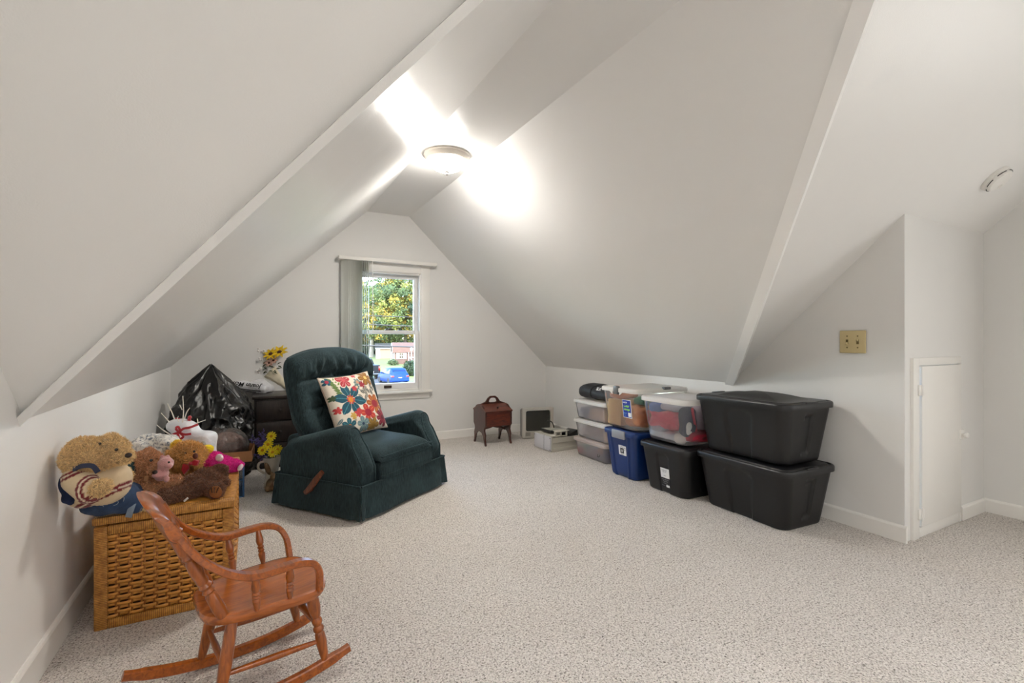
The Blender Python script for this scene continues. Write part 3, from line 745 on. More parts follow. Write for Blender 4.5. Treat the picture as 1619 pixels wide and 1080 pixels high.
# ---------------------------------------------------------------- throw pillow with printed flowers
PW = .228
def flower_print(co):
    s = co[:, 0] / PW; t = co[:, 2] / PW; n = len(s)
    base = np.array(S(226, 216, 200)[:3]); col = np.tile(base, (n, 1))
    rng = np.random.RandomState(3)
    def put(mask, c): col[mask] = np.array(S(*c)[:3])
    def petals(cx, cy, R, k, c, inner=.2, width=.5, a0=0., c2=None, edge=None, core=None, coreR=.2):
        dx, dy = s - cx, t - cy; r = np.hypot(dx, dy) / R; a = np.arctan2(dy, dx) - a0
        w = np.abs(np.cos(k * a / 2)); m_ = (r < .35 + .65 * w ** width) & (r < 1)
        if edge: put((r < (.35 + .65 * w ** width) + .12), edge)
        put(m_, c)
        if c2: put(m_ & (np.abs(np.sin(k * a)) < .22) & (r > .3) & (r < .85), c2)
        if core: put(r < coreR, core)
    def leaf(cx, cy, L, wd, a, c, vein=None):
        dx, dy = s - cx, t - cy; u = (dx * math.cos(a) + dy * math.sin(a)) / L; v = (-dx * math.sin(a) + dy * math.cos(a)) / L
        m_ = (u > 0) & (u < 1) & (np.abs(v) < wd * np.sin(np.clip(u, 0, 1) * PI) ** .8); put(m_, c)
        if vein: put(m_ & (np.abs(v) < .018), vein)
    for k in range(26):      # small grey leaves in the upper right
        cx, cy = rng.uniform(.15, .92), rng.uniform(-.15, .75); leaf(cx, cy, .22, .22, rng.uniform(.6, 2.4), (124, 122, 112) if k % 3 else (92, 92, 86), (215, 205, 190))
    for k in range(14): leaf(rng.uniform(-.9, .9), rng.uniform(-.98, -.35), .22, .2, rng.uniform(0, 6), (150, 140, 104) if k % 2 else (104, 128, 132), (215, 205, 190))
    for k in range(7):       # fern
        y_ = .88 - k * .10; leaf(-.66 + .03 * k, y_ - .06, .30, .13, 2.5, (96, 120, 62)); leaf(-.64 + .03 * k, y_ - .06, .32, .13, .5, (122, 140, 66))
    for k in range(6):       # large teal flower
        leaf(-.30 + .07 * math.cos(PI / 2 + .25 + k * PI / 3), .10 + .07 * math.sin(PI / 2 + .25 + k * PI / 3), .52, .28, PI / 2 + .25 + k * PI / 3, (12, 78, 96), (70, 140, 150))
    petals(-.30, .10, .16, 9, (196, 72, 52), core=(214, 136, 40), coreR=.55)
    petals(-.28, .76, .27, 5, (176, 44, 56), .2, .5, .3, (226, 170, 160), (232, 214, 200), (206, 84, 90), .25)
    petals(.62, .74, .30, 6, (140, 92, 28), .2, .5, 0., (186, 140, 60), None, (222, 190, 110), .22)
    petals(.20, .62, .15, 6, (104, 128, 126), core=(196, 150, 120), coreR=.4); petals(.34, .52, .12, 5, (150, 30, 52)); petals(.10, .46, .12, 7, (92, 120, 120), core=(222, 190, 160), coreR=.4)
    petals(-.02, .42, .10, 5, (192, 52, 60)); petals(.20, .88, .10, 5, (186, 50, 60))
    petals(.58, -.18, .34, 7, (168, 88, 30), .2, .4, .2, (206, 140, 70), None, (150, 34, 50), .38)
    petals(.20, -.42, .30, 5, (190, 58, 46), .2, .5, .5, (224, 120, 80), None, (150, 14, 44), .42)
    petals(-.22, -.38, .13, 5, (196, 62, 62)); petals(-.12, -.30, .10, 5, (196, 62, 62)); petals(-.40, -.42, .12, 6, (206, 164, 70))
    petals(.78, -.66, .30, 8, (128, 22, 46), .2, .3, 0., (176, 60, 80), None, (92, 12, 34), .25)
    petals(.28, -.84, .26, 6, (150, 112, 36), .2, .5, 0., (196, 160, 80)); petals(-.10, -.72, .24, 5, (110, 138, 142), .2, .5, .4, (160, 180, 180), None, (40, 60, 90), .18)
    petals(-.62, -.70, .26, 6, (20, 88, 104), .2, .5, .4, (80, 150, 156), None, (206, 120, 50), .25); petals(-.84, .80, .14, 5, (20, 80, 100), core=(170, 40, 60), coreR=.4)
    petals(-.82, -.15, .12, 5, (190, 60, 60)); petals(-.85, .25, .1, 5, (60, 80, 50))
    put(co[:, 1] > 0, (206, 192, 176)); put(np.maximum(np.abs(s), np.abs(t)) > 1.02, (206, 190, 174))
    return col
n = 170; fr, bk = [], []
for j in range(n + 1):
    for i in range(n + 1):
        a, b_ = -1 + 2 * i / n, -1 + 2 * j / n
        pin = 1 - .07 * (1 - b_ * b_) * abs(a) ** 3; pin2 = 1 - .07 * (1 - a * a) * abs(b_) ** 3
        x, z = a * PW * pin, b_ * PW * pin2
        h = .062 * ((1 - a ** 4) * (1 - b_ ** 4)) ** .55 + .004 * noise.noise(Vector((a * 4, b_ * 4, 9)))
        fr.append((x, -h - .001, z)); bk.append((x, h + .001, z))
m = len(fr); f = []
for j in range(n):
    for i in range(n):
        a = j * (n + 1) + i; f.append((a, a + 1, a + n + 2, a + n + 1)); f.append((m + a, m + a + n + 1, m + a + n + 2, m + a + 1))
edge = [i for i in range(n + 1)] + [k * (n + 1) + n for k in range(1, n + 1)] + [n * (n + 1) + i for i in range(n - 1, -1, -1)] + [k * (n + 1) for k in range(n - 1, 0, -1)]
for i in range(len(edge)):
    a, b_ = edge[i], edge[(i + 1) % len(edge)]; f.append((b_, a, m + a, m + b_))
mb = MB(); mb.add(fr + bk, f); me = mb.mesh('pillow'); vcolor(me, flower_print)
M_PRINT = printed('pillow_print', .85, .25, 500, .2)
tp = thing('throw_pillow', 'square cream throw pillow printed with teal, red and ochre flowers on the recliner', 'pillow')
obj('cover', me, M_PRINT, tp, auto=None)
mb = MB(); tube(mb, [Vector(fr[e]) for e in edge] + [Vector(fr[edge[0]])], .004, 6); obj('welt', mb, mat('pillow_welt', S(196, 178, 160), .9), tp)
PILLOW = tp
TLp, TRp, BLp = at(501, 598, 3.30), at(580, 587, 3.70), at(536, 698, 3.225)
ux = (TRp - TLp).normalized(); uz = (TLp - BLp); uz = (uz - ux * uz.dot(ux)).normalized(); uy = uz.cross(ux)
ctr_ = (TRp + BLp) / 2
tp.matrix_world = Matrix.Translation(ctr_) @ Matrix((ux, uy, uz)).transposed().to_4x4()

# ---------------------------------------------------------------- child's rocking chair
M_MAPLE = wood('honey_maple', S(122, 58, 10), S(176, 92, 24), 7, (1.5, 9, 9), .28, .5)
M_MAPLE_S = wood('honey_maple_seat', S(136, 68, 16), S(182, 98, 32), 6, (10, 1.2, 10), .25, .6)
M_MAPLE_T = wood('honey_maple_turned', S(116, 56, 12), S(170, 90, 26), 7, (9, 9, 1.5), .28, .5)
rk = thing('rocking_chair', 'small honey maple rocking chair with turned spindles in the foreground beside the wicker chest', 'rocking chair', (0.018, 1.797, 0), math.radians(102.8)); rk.scale = (.955, .94, .975)
# seat
ns = 56; outl = []
for k in range(ns):
    a = 2 * PI * k / ns; ca, sa = math.cos(a), math.sin(a)
    e = 2 / 4.0; x = abs(ca) ** e * (1 if ca >= 0 else -1); y = abs(sa) ** e * (1 if sa >= 0 else -1)
    outl.append((x * (.192 - .024 * (y + 1)), y * .190 - .012 * (1 - x * x) * (y < 0)))
rings = []
for sc, z in ((.10, .268), (.90, .268), (.965, .272), (.99, .282), (1.0, .292), (.985, .3005), (.955, .303)): rings.append([(x * sc, y * sc, z) for x, y in outl])
for sc in (.88, .8, .7, .58, .44, .3, .15, .04):
    rings.append([(x * sc, y * sc, .303 - .012 * (1 - (sc / .95) ** 2) * (.6 + .4 * (1 if y > 0 else .3)) + .004 * math.exp(-(x * sc / .03) ** 2) * (y < 0)) for x, y in outl])
mb = MB(); loft(mb, rings); obj('seat', mb, M_MAPLE_S, rk)
RX = .152
def rocker_z(y): return .0 + (y - .02) ** 2 / (2 * 1.05)
for sx in (-1, 1):
    mb = MB(); ys = [-.262 + .63 * k / 22 for k in range(23)]
    bar(mb, [(sx * RX, y, rocker_z(y) + .017) for y in ys], .024, [.034 if 1 < k < 21 else .026 for k in range(23)], (1, 0, 0), .3); obj('rocker', mb, M_MAPLE, rk)
leg_prof = [(0, .011), (.06, .013), (.28, .0185), (.40, .0165), (.44, .013), (.46, .017), (.50, .018), (.54, .013), (.58, .0165), (.62, .0175), (.66, .013), (.72, .017), (.82, .021), (.93, .0205), (1, .018)]
plain = [(0, .012), (.15, .0155), (.5, .0195), (.85, .018), (1, .015)]
for sx in (-1, 1):
    mb = MB(); turned(mb, (sx * RX, -.175, rocker_z(-.175) + .03), (sx * .135, -.135, .272), leg_prof, 18); obj('leg', mb, M_MAPLE_T, rk)
    mb = MB(); turned(mb, (sx * RX, .150, rocker_z(.15) + .03), (sx * .115, .105, .272), plain, 18); obj('leg', mb, M_MAPLE_T, rk)
    st = [(0, .006), (.1, .008), (.5, .011), (.9, .008), (1, .006)]
    mb = MB(); turned(mb, (sx * .146, -.162, .115), (sx * .140, .134, .125), st, 12); obj('stretcher', mb, M_MAPLE, rk)
mb = MB(); turned(mb, (-.142, -.150, .175), (.142, -.150, .175), [(0, .008), (.2, .012), (.4, .014), (.47, .017), (.5, .013), (.53, .017), (.6, .014), (.8, .012), (1, .008)], 14); obj('stretcher', mb, M_MAPLE, rk)
mb = MB(); turned(mb, (-.135, .130, .14), (.135, .130, .14), st, 12); obj('stretcher', mb, M_MAPLE, rk)
# back: two stout posts, four slim spindles, shaped crest
by = lambda z: .132 + (z - .30) * .46
post = [(0, .017), (.10, .019), (.24, .0165), (.27, .013), (.29, .018), (.32, .014), (.35, .019), (.38, .014), (.41, .018), (.45, .0155), (.52, .0195), (.60, .0175), (.64, .013), (.67, .0185), (.70, .014), (.73, .0185), (.80, .0175), (1, .016)]
for sx in (-1, 1):
    mb = MB(); turned(mb, (sx * .124, by(.30), .296), (sx * .128, by(.60), .60), post, 18); obj('back_post', mb, M_MAPLE_T, rk)
for i in range(4):
    x = -.069 + .046 * i; mb = MB(); turned(mb, (x, by(.3) + .012 * (1 - (x / .1) ** 2), .296), (x * 1.1, by(.59) + .018, .59), [(0, .006), (.2, .0085), (.42, .011), (.46, .007), (.5, .0105), (.54, .007), (.6, .010), (.8, .008), (1, .006)], 12); obj('back_spindle', mb, M_MAPLE_T, rk)
# crest: curved board, thicker in the middle of its height, ears rolled back
cr = []; nu = 30
for k in range(nu + 1):
    a = -1 + 2 * k / nu; x = a * .152
    top = .640 + .034 * math.cos(a * PI / 2) ** .6 - .012 * math.exp(-((abs(a) - .62) / .12) ** 2); bot = .545 + .010 * math.cos(a * PI * 1.5) + .012 * abs(a) ** 3
    yc = .016 * (1 - a * a)
    sec = []
    for t, th in [(k_ / 16, (.013 + .004 * math.sin(PI * min(1, k_ / 10))) * min(1, (.25 + k_ * .5), (.25 + (16 - k_) * .5)) ** .7) for k_ in range(17)]:
        z = bot + (top - bot) * t; sec.append((z, th, -.026 * max(0, t - .72) ** 1.5 * -4))
    fr_ = [(x, by(z) + yc - th + bk_, z) for z, th, bk_ in sec]; bk2 = [(x, by(z) + yc + th + bk_, z) for z, th, bk_ in reversed(sec)]
    cr.append(fr_ + bk2)
mb = MB(); loft(mb, cr); obj('crest_rail', mb, M_MAPLE, rk, auto=65)
spin = [(0, .007), (.15, .0095), (.32, .0125), (.38, .0085), (.42, .012), (.47, .0085), (.52, .0125), (.57, .0085), (.62, .012), (.72, .0135), (.85, .011), (1, .008)]
for sx in (-1, 1):
    pts = smooth_path([(sx * .136, by(.575) - .004, .575), (sx * .156, .205, .505), (sx * .184, .140, .452), (sx * .198, .068, .423), (sx * .206, -.010, .424), (sx * .206, -.070, .425), (sx * .200, -.118, .408), (sx * .184, -.144, .365), (sx * .166, -.152, .298)], 44)
    mb = MB(); bar(mb, pts, [.026 + .010 * math.sin(PI * min(1, k / 34)) for k in range(45)], .020, (1, 0, 0), .35); obj('arm', mb, M_MAPLE, rk, auto=30)
    for yb, yt in ((.045, .058), (-.055, -.045)):
        mb = MB(); turned(mb, (sx * .162, yb, .298), (sx * .198, yt, .416), spin, 14); obj('arm_spindle', mb, M_MAPLE_T, rk)

# ---------------------------------------------------------------- wicker chest
def cane(name, dark, light, axis):
    m, nt, b, out = new_mat(name)
    tc = N(nt, 'ShaderNodeTexCoord'); wv = N(nt, 'ShaderNodeTexWave', bands_direction=axis, i_Scale=48.0, i_Distortion=1.2, i_Detail=1.0)
    nz = N(nt, 'ShaderNodeTexNoise', i_Scale=60.0, i_Detail=3.0); nt.links.new(tc.outputs['Object'], wv.inputs[0]); nt.links.new(tc.outputs['Object'], nz.inputs[0])
    c1 = ramp(nt, nz.outputs[0], [(.3, dark), (.7, light)]); c2 = ramp(nt, wv.outputs[0], [(.0, (.35, .3, .25, 1)), (.28, (1, 1, 1, 1))])
    mx = N(nt, 'ShaderNodeMix', data_type='RGBA', blend_type='MULTIPLY'); mx.inputs[0].default_value = 1; nt.links.new(c1, mx.inputs[6]); nt.links.new(c2, mx.inputs[7])
    nt.links.new(mx.outputs[2], b.inputs['Base Color']); b.inputs['Roughness'].default_value = .45
    bp = N(nt, 'ShaderNodeBump', i_Strength=.6, i_Distance=.002); nt.links.new(wv.outputs[0], bp.inputs['Height']); nt.links.new(bp.outputs[0], b.inputs['Normal'])
    return m
CD, CL = S(158, 100, 34), S(212, 152, 68)
M_CX, M_CY, M_CZ = cane('wrapped_cane_x', CD, CL, 'X'), cane('wrapped_cane_y', CD, CL, 'Y'), cane('wrapped_cane_z', CD, CL, 'Z')
M_STR = mat('rattan_strand', S(198, 136, 58), .42, var=.34, vscale=22, stretch=(1, 1, 3))
M_STK = mat('rattan_stake', S(156, 96, 38), .5, var=.25, vscale=40)
M_INS = mat('chest_inside', S(70, 42, 20), .9)
CX0, CX1, CY0, CY1, CH = -.530, -.070, 2.345, 3.20, .395
ch = thing('wicker_chest', 'honey brown wicker chest with wrapped cane frame under a pile of plush toys', 'chest', ((CX0 + CX1) / 2, (CY0 + CY1) / 2, 0))
hx, hy = (CX1 - CX0) / 2, (CY1 - CY0) / 2
mb = MB(); box(mb, -hx + .022, hx - .022, -hy + .022, hy - .022, .012, CH - .015); obj('lining', mb, M_INS, ch, smooth=False)
PO = .042
for sx in (-1, 1):
    for sy in (-1, 1):
        mb = MB(); x0 = sx * hx; y0 = sy * hy
        rbox(mb, min(x0, x0 - sx * PO), max(x0, x0 - sx * PO), min(y0, y0 - sy * .02), max(y0, y0 - sy * .02), 0, CH, .005); ya, yb_ = y0 - sy * .0195, y0 - sy * PO; rbox(mb, min(x0, x0 - sx * .02), max(x0, x0 - sx * .02), min(ya, yb_), max(ya, yb_), 0, CH, .003)
        obj('corner_post', mb, M_CZ, ch)
for sy in (-1, 1):
    for z0, z1 in ((.0, .036), (CH - .036, CH)):
        mb = MB(); y0 = sy * hy; rbox(mb, -hx + PO, hx - PO, min(y0, y0 - sy * .02), max(y0, y0 - sy * .02), z0, z1, .005); obj('rail', mb, M_CX, ch)
for sx in (-1, 1):
    for z0, z1 in ((.0, .036), (CH - .036, CH)):
        mb = MB(); x0 = sx * hx; rbox(mb, min(x0, x0 - sx * .02), max(x0, x0 - sx * .02), -hy + PO, hy - PO, z0, z1, .005); obj('rail', mb, M_CY, ch)
def strand_mesh(L, pitch, ph):
    n = int(L / pitch * 7); rings = []
    for k in range(n + 1):
        x = -L / 2 + L * k / n; o = .0055 * math.sin(PI * x / pitch + ph * PI)
        rings.append([(x, o + a, b_) for a, b_ in ((.0022, 0), (.0014, .0058), (-.0014, .0058), (-.0024, 0), (-.0014, -.0058), (.0014, -.0058))])
    mb = MB(); loft(mb, rings); me = mb.mesh('strand'); me.materials.append(M_STR); return me
NR = 23; zr0, zr1 = .044, CH - .044
for side, L, pitch in (('front', 2 * hx - 2 * PO, .040), ('right', 2 * hy - 2 * PO, .040), ('left', 2 * hy - 2 * PO, .040)):
    pn = bpy.data.objects.new('woven_panel', None); C.objects.link(pn); pn.parent = ch
    pn.location = {'front': (0, -hy + .010, 0), 'right': (hx - .010, 0, 0), 'left': (-hx + .010, 0, 0)}[side]; pn.rotation_euler = (0, 0, 0 if side == 'front' else PI / 2)
    sm_ = [strand_mesh(L + .02, pitch, 0), strand_mesh(L + .02, pitch, 1)]
    for k in range(NR):
        o = bpy.data.objects.new('strand', sm_[k % 2]); C.objects.link(o); o.parent = pn; o.location = (0, 0, zr0 + (zr1 - zr0) * k / (NR - 1) + .001 * math.sin(k * 5.1)); o.rotation_euler = (0, .003 * math.sin(k * 2.3), 0)
    smb = MB(); tube(smb, [(0, 0, .03), (0, 0, CH - .03)], .0036, 6); skm = smb.mesh('stake'); skm.materials.append(M_STK)
    ns_ = int(L / pitch); x = -L / 2
    k0 = math.ceil((-L / 2) / pitch)
    for k in range(k0, int(L / 2 / pitch) + 1):
        for dx in (-.0045, .0045):
            if abs(k * pitch + dx) > L / 2 - .018: continue
            o = bpy.data.objects.new('stake', skm); C.objects.link(o); o.parent = pn; o.location = (k * pitch + dx, 0, 0)
# lid
LZ = CH + .006
lid = bpy.data.objects.new('lid', None); C.objects.link(lid); lid.parent = ch; lid.location = (0, 0, LZ)
for y0_, y1_ in ((-hy - .006, -hy + .045), (hy - .045, hy + .006)): mb = MB(); rbox(mb, -hx - .004, hx + .004, y0_, y1_, 0, .030, .006); obj('lid_rail', mb, M_CX, lid)
for x0_, x1_ in ((hx - .042, hx + .005), (-hx - .005, -hx + .042)): mb = MB(); rbox(mb, x0_, x1_, -hy + .045, hy - .045, 0, .030, .006); obj('lid_rail', mb, M_CY, lid)
mb = MB(); rbox(mb, -hx + .03, hx - .03, -hy + .03, hy - .03, .006, .024, .004); obj('lid_panel', mb, M_STR, lid)
CTOP = LZ + .030
# ---------------------------------------------------------------- storage totes and clear bins along the right knee wall
M_BLK = mat('black_plastic', S(19, 19, 20), .42, var=.1, vscale=9, bump=.05, bscale=300)
M_BLKL = mat('black_lid_plastic', S(27, 27, 29), .36, var=.15, vscale=7, bump=.05, bscale=200)
M_BLUE = mat('blue_plastic', S(10, 46, 104), .38, bump=.04, bscale=200)
M_GREYP = mat('grey_latch_plastic', S(140, 142, 146), .4)
M_GREYD = mat('dark_grey_latch', S(96, 97, 98), .4)
M_LIDW = lid_plastic('white_lid_plastic', S(246, 244, 240), .35, .5)
M_LIDT = lid_plastic('taupe_lid_plastic', S(220, 208, 202), .4, .5)
M_CLEAR = clear_plastic('clear_bin_plastic', S(244, 244, 248), .16, .18)
M_FROST = clear_plastic('frosted_bin_plastic', S(246, 244, 252), .30, .22)
M_LBW = mat('label_paper', S(232, 232, 230), .6); M_INK = mat('label_ink', S(24, 24, 28), .6); M_INKG = mat('label_grey_ink', S(150, 150, 150), .6)

def tote_body(W, L, H, taper, rc_, recess=None, bot=.012, n=9, nz=26, thick=None):
    """tapered tote shell as a loft of rounded rectangles; recess(face, s, t) -> inward depth"""
    def ring(z, inset, t):
        w, l = W - 2 * inset, L - 2 * inset; pts = []
        # four sides sampled densely, corners as arcs
        def side(p, q, m_): return [(p[0] + (q[0] - p[0]) * k / m_, p[1] + (q[1] - p[1]) * k / m_) for k in range(m_)]
        r = rc_; seq = []
        for face, (p, q, nn) in {'e': ((w / 2, -l / 2 + r), (w / 2, l / 2 - r), (1, 0)), 'n': ((w / 2 - r, l / 2), (-w / 2 + r, l / 2), (0, 1)),
                                 'w': ((-w / 2, l / 2 - r), (-w / 2, -l / 2 + r), (-1, 0)), 's': ((-w / 2 + r, -l / 2), (w / 2 - r, -l / 2), (0, -1))}.items():
            m_ = 40
            for k in range(m_ + 1):
                s = k / m_ - .5; x = p[0] + (q[0] - p[0]) * k / m_; y = p[1] + (q[1] - p[1]) * k / m_
                d = recess(face, s, t) if recess else 0
                seq.append((x - nn[0] * d, y - nn[1] * d, z))
            a0 = {'e': 0, 'n': PI / 2, 'w': PI, 's': -PI / 2}[face]; cx = q[0] - nn[0] * r; cy = q[1] - nn[1] * r
            for k in range(1, n):
                a = a0 + PI / 2 * k / n; seq.append((cx + r * math.cos(a), cy + r * math.sin(a), z))
        return seq
    rings = []
    for z, ins in ((0, taper + bot), (.003, taper + bot * .5), (.008, taper + bot * .12)): rings.append(ring(z, ins, 0))
    for k in range(1, nz + 1):
        t = k / nz; rings.append(ring(.008 + (H - .008) * t, taper * (1 - t), t))
    mb = MB(); loft(mb, rings, True, True, False)
    inner = [(x * .985, y * .985, z) for x, y, z in rings[-1]]; deep = [(x * .985, y * .985, H * .5) for x, y, z in rings[-1]]
    if thick: loft(mb, [rings[-1], inner, deep], True, False, False)
    return mb

def lid(mb, W, L, z, rim=.026, over=.012, top=.012, r=.05, dome=0.0, dscale=.75, grooves=True):
    W2_, L2_ = W + 2 * over, L + 2 * over
    rr = lambda ins, zz: rrect(W2_ - 2 * ins, L2_ - 2 * ins, max(.01, r - ins), 8, zz)
    R = [rr(.010, z - rim), rr(.001, z - rim), rr(0, z - rim * .8), rr(0, z - rim * .25), rr(.003, z - .001), rr(.009, z + .003), rr(.016, z + .003), rr(.020, z - .004), rr(.030, z - .005)]
    if grooves: R += [rr(.036, z + top * .5), rr(.042, z + top)]
    loft(mb, R, True, False, False)
    ins0 = .042 if grooves else .030; z0 = z + top if grooves else z - .005
    rings = []
    for k in range(9):
        s = 1 - k / 8 * .97
        rings.append([(x * s, y * s, z0 + dome * (1 - min(1, max(abs(x * s) / (W2_ * .5 * dscale), abs(y * s) / (L2_ * .5 * dscale)) ** 2))) if True else None for x, y, _ in rr(ins0, 0)])
    loft(mb, rings, True, False, True)
    return mb

def black_recess(f, s, t):
    if f in 'ew':
        w = .17 + .03 * t; e = abs(s) - w; top = .86 - .10 * (abs(s) / w) ** 4
        if e < 0 and t < top: return .010 * min(1, -e / .02) * min(1, (top - t) / .04)
        return 0
    w = .14
    if abs(s) < w and .12 < t < .84: return .014 * min(1, (w - abs(s)) / .03) * min(1, (.84 - t) / .04) * min(1, (t - .12) / .06)
    return 0
def tote(label, W, L, H, taper, loc, rz, mb_, ml, recess, rc_=.06, dome=.012, group=None, over=.014):
    t = thing('storage_tote', label, 'storage tote', loc, rz, group)
    obj('tub', tote_body(W, L, H, taper, rc_, recess), mb_, t, auto=40)
    l = MB(); lid(l, W, L, H + .012, .034, over, .006, rc_ + .012, dome, .62); obj('lid', l, ml, t, auto=40)
    for sy in (-1, 1):
        g = MB(); rbox(g, -.055, .055, sy * (L / 2 + over - .016) - .012, sy * (L / 2 + over - .016) + .012, H + .010, H + .021, .004); obj('handle_grip', g, ml, t)
    return t
BR = -ang
def xin(y): return xw(y)
tA = tote('large black storage tote on the floor, under another one like it, nearest the small door', .455, .66, .345, .045, (2.886, 1.955, 0), BR - .02, M_BLK, M_BLKL, black_recess, group='large black totes')
tB = tote('large black storage tote stacked on top of the other, its domed lid in view', .455, .66, .350, .045, (2.890, 1.965, .376), BR - .01, M_BLK, M_BLKL, black_recess, dome=.034, group='large black totes')
tC = tote('smaller black storage tote with white and black paper label, under the clear bin of clothes', .44, .46, .335, .04, (2.815, 2.53, 0), BR, M_BLK, M_BLKL, black_recess)
# label on tC: faces the room (local -x)
def on_west(parent, name, y0, y1, z0, z1, m, W, H, taper, lift=.0012, label=None):
    """flat label lying on the tapered west face of a tub"""
    f = lambda z: -(W / 2 - taper * (1 - max(0, z - .008) / (H - .008))) - lift
    mb = MB(); mb.add([(f(z0), y1, z0), (f(z0), y0, z0), (f(z1), y0, z1), (f(z1), y1, z1), (f(z0) + lift, y1, z0), (f(z0) + lift, y0, z0), (f(z1) + lift, y0, z1), (f(z1) + lift, y1, z1)],
                      [(0, 1, 2, 3), (4, 7, 6, 5), (0, 4, 5, 1), (1, 5, 6, 2), (2, 6, 7, 3), (3, 7, 4, 0)]); return obj(name, mb, m, parent, smooth=False, label=label)
def text_west(parent, s, y, z, size, m, W, H, taper, lift=.0022, bold=0, align='CENTER', rot=0.0):
    f = -(W / 2 - taper * (1 - max(0, z - .008) / (H - .008))) - lift
    me = text_mesh(s, size, .0002, bold, align); sl = math.atan2(taper, H)
    M = Matrix.Translation((f, y, z)) @ Matrix.Rotation(sl, 4, 'Y') @ Matrix(((0, 0, -1, 0), (-1, 0, 0, 0), (0, 1, 0, 0), (0, 0, 0, 1))) @ Matrix.Rotation(rot, 4, 'Z')
    me.transform(M); return obj('lettering', me, m, parent, smooth=False)
a_ = dict(W=.44, H=.335, taper=.04)
lb = on_west(tC, 'label', -.060, .022, .115, .185, M_LBW, lift=.003, **a_)
for k, (s, z, sz) in enumerate((('storage tote', .172, .011), ('18 gal / 68 L', .160, .008), ('with lid', .132, .009))): text_west(lb, s, -.016, z, sz, M_INKG, lift=.0042, **a_)
lb2 = on_west(tC, 'label', -.060, .022, .045, .114, M_INK, lift=.003, **a_)
for s, z, sz in (('stack and store', .103, .011), ('heavy duty', .090, .011), ('indoor use', .076, .010)): text_west(lb2, s, -.019, z, sz, M_INKG, lift=.0042, **a_)
on_west(lb2, 'barcode_patch', -.056, -.024, .050, .066, M_LBW, lift=.0038, **a_); text_west(lb2, 'made in usa', .002, .058, .007, M_INKG, lift=.0042, **a_)

# blue tote with grey latches
def blue_recess(f, s, t):
    if f in 'ew':
        if t < .06 and abs(s) < .30: return .006 * (1 - t / .06)
        if abs(abs(s) - .36) < .045 and t < .93: return -.010 * min(1, (.045 - abs(abs(s) - .36)) / .012)
        return 0
    return .008 if abs(s) < .22 and t < .9 else 0
tD = tote('blue storage tote with grey latch clips, under the clear latch box', .54, .38, .365, .038, (2.875, 2.99, 0), BR, M_BLUE, M_BLUE, blue_recess, rc_=.035, dome=.0)
mb = MB(); rbox(mb, -.296, -.278, -.09, .065, .320, .386, .006, 2); obj('latch', mb, M_GREYP, tD)
a_ = dict(W=.54, H=.365, taper=.038)
lbD = on_west(tD, 'label', -.072, .016, .185, .262, M_LBW, lift=.004, **a_)
on_west(lbD, 'symbol', -.046, -.004, .200, .243, M_INK, lift=.0048, **a_)
mb = MB(); f = lambda z: -(.27 - .038 * (1 - (z - .008) / .357)) - .0056
lathe(mb, [(.0001, 0), (.012, 0), (.012, .0006), (.0001, .0006)], 20, Matrix.Translation((f(.221), -.026, .221)) @ Matrix.Rotation(-PI / 2, 4, 'Y')); obj('symbol', mb, M_INKG, lbD)
text_west(lbD, '70', -.060, .246, .014, M_INK, lift=.0052, **a_); text_west(lbD, 'QT', -.060, .232, .010, M_INK, lift=.0052, **a_); text_west(lbD, 'stackable', -.025, .192, .009, M_INK, lift=.0052, **a_); text_west(lbD, 'LATCH', -.028, .253, .011, M_INK, lift=.0052, **a_)

# clear bins
def clear_bin(label, W, L, H, taper, loc, rz, ml, mc, rc_=.05, rim=.03, over=.014, group=None, dome=0.0, recess=None):
    t = thing('clear_bin', label, 'storage bin', loc, rz, group)
    obj('tub', tote_body(W, L, H, taper, rc_, recess, nz=14), mc, t, auto=40)
    l = MB(); lid(l, W, L, H + .012, rim, over, .005, rc_ + .01, dome); obj('lid', l, ml, t, auto=40)
    return t
BW, BL = .43, .45
bR = clear_bin('clear plastic bin with white lid full of red and grey folded clothes', BW, BL, .305, .035, (2.820, 2.535, .369), BR, M_LIDW, M_CLEAR, rc_=.06)
bL = clear_bin('clear latch box with white lid and dark grey clips holding yellow and orange things', .55, .42, .315, .035, (2.870, 2.995, .396), BR, M_LIDW, M_CLEAR, rc_=.04, rim=.03, group=None)
# latches of bL and its label
for x, y, lx, ly in ((-.291, .005, .012, .055),):
    mb = MB(); rbox(mb, x - .006, x + .022, y - .028, y + .028, .278, .345, .006); obj('latch', mb, M_GREYD, bL)
mb = MB(); rbox(mb, .0, .07, -.236, -.205, .322, .342, .005); obj('latch', mb, M_GREYD, bL)
for sy in (1, -1):
    mb = MB(); prism(mb, [(sy * .045 + .005, .315), (sy * .10 + .005, .315), (sy * .045 + .005, .275)], 'x', -.2915, -.285); obj('latch_tab', mb, M_LIDW, bL)
M_LBB = mat('label_blue', S(16, 46, 150), .4); M_LBG = mat('label_green', S(150, 220, 70), .5); M_LBC = mat('label_sky', S(90, 170, 230), .5)
a_ = dict(W=.55, H=.315, taper=.035)
e_ = on_west(bL, 'label', -.148, -.046, .098, .242, M_LBW, lift=.002, **a_)
on_west(e_, 'label_face', -.143, -.051, .103, .238, M_LBB, lift=.0028, **a_)
text_west(e_, 'Large', -.080, .222, .021, M_LBW, lift=.0036, bold=.0004, **a_); text_west(e_, 'Clear', -.095, .193, .029, M_LBG, lift=.0038, bold=.0008, **a_); text_west(e_, 'Storage', -.097, .166, .0225, M_LBG, lift=.0038, bold=.0007, **a_)
text_west(e_, '60 QT', -.072, .134, .015, M_LBC, lift=.0036, bold=.0004, **a_); text_west(e_, '57 L', -.072, .116, .012, M_LBC, lift=.0036, **a_)
pt = on_west(e_, 'label_photo', -.141, -.108, .108, .142, M_LBW, lift=.0034, **a_)
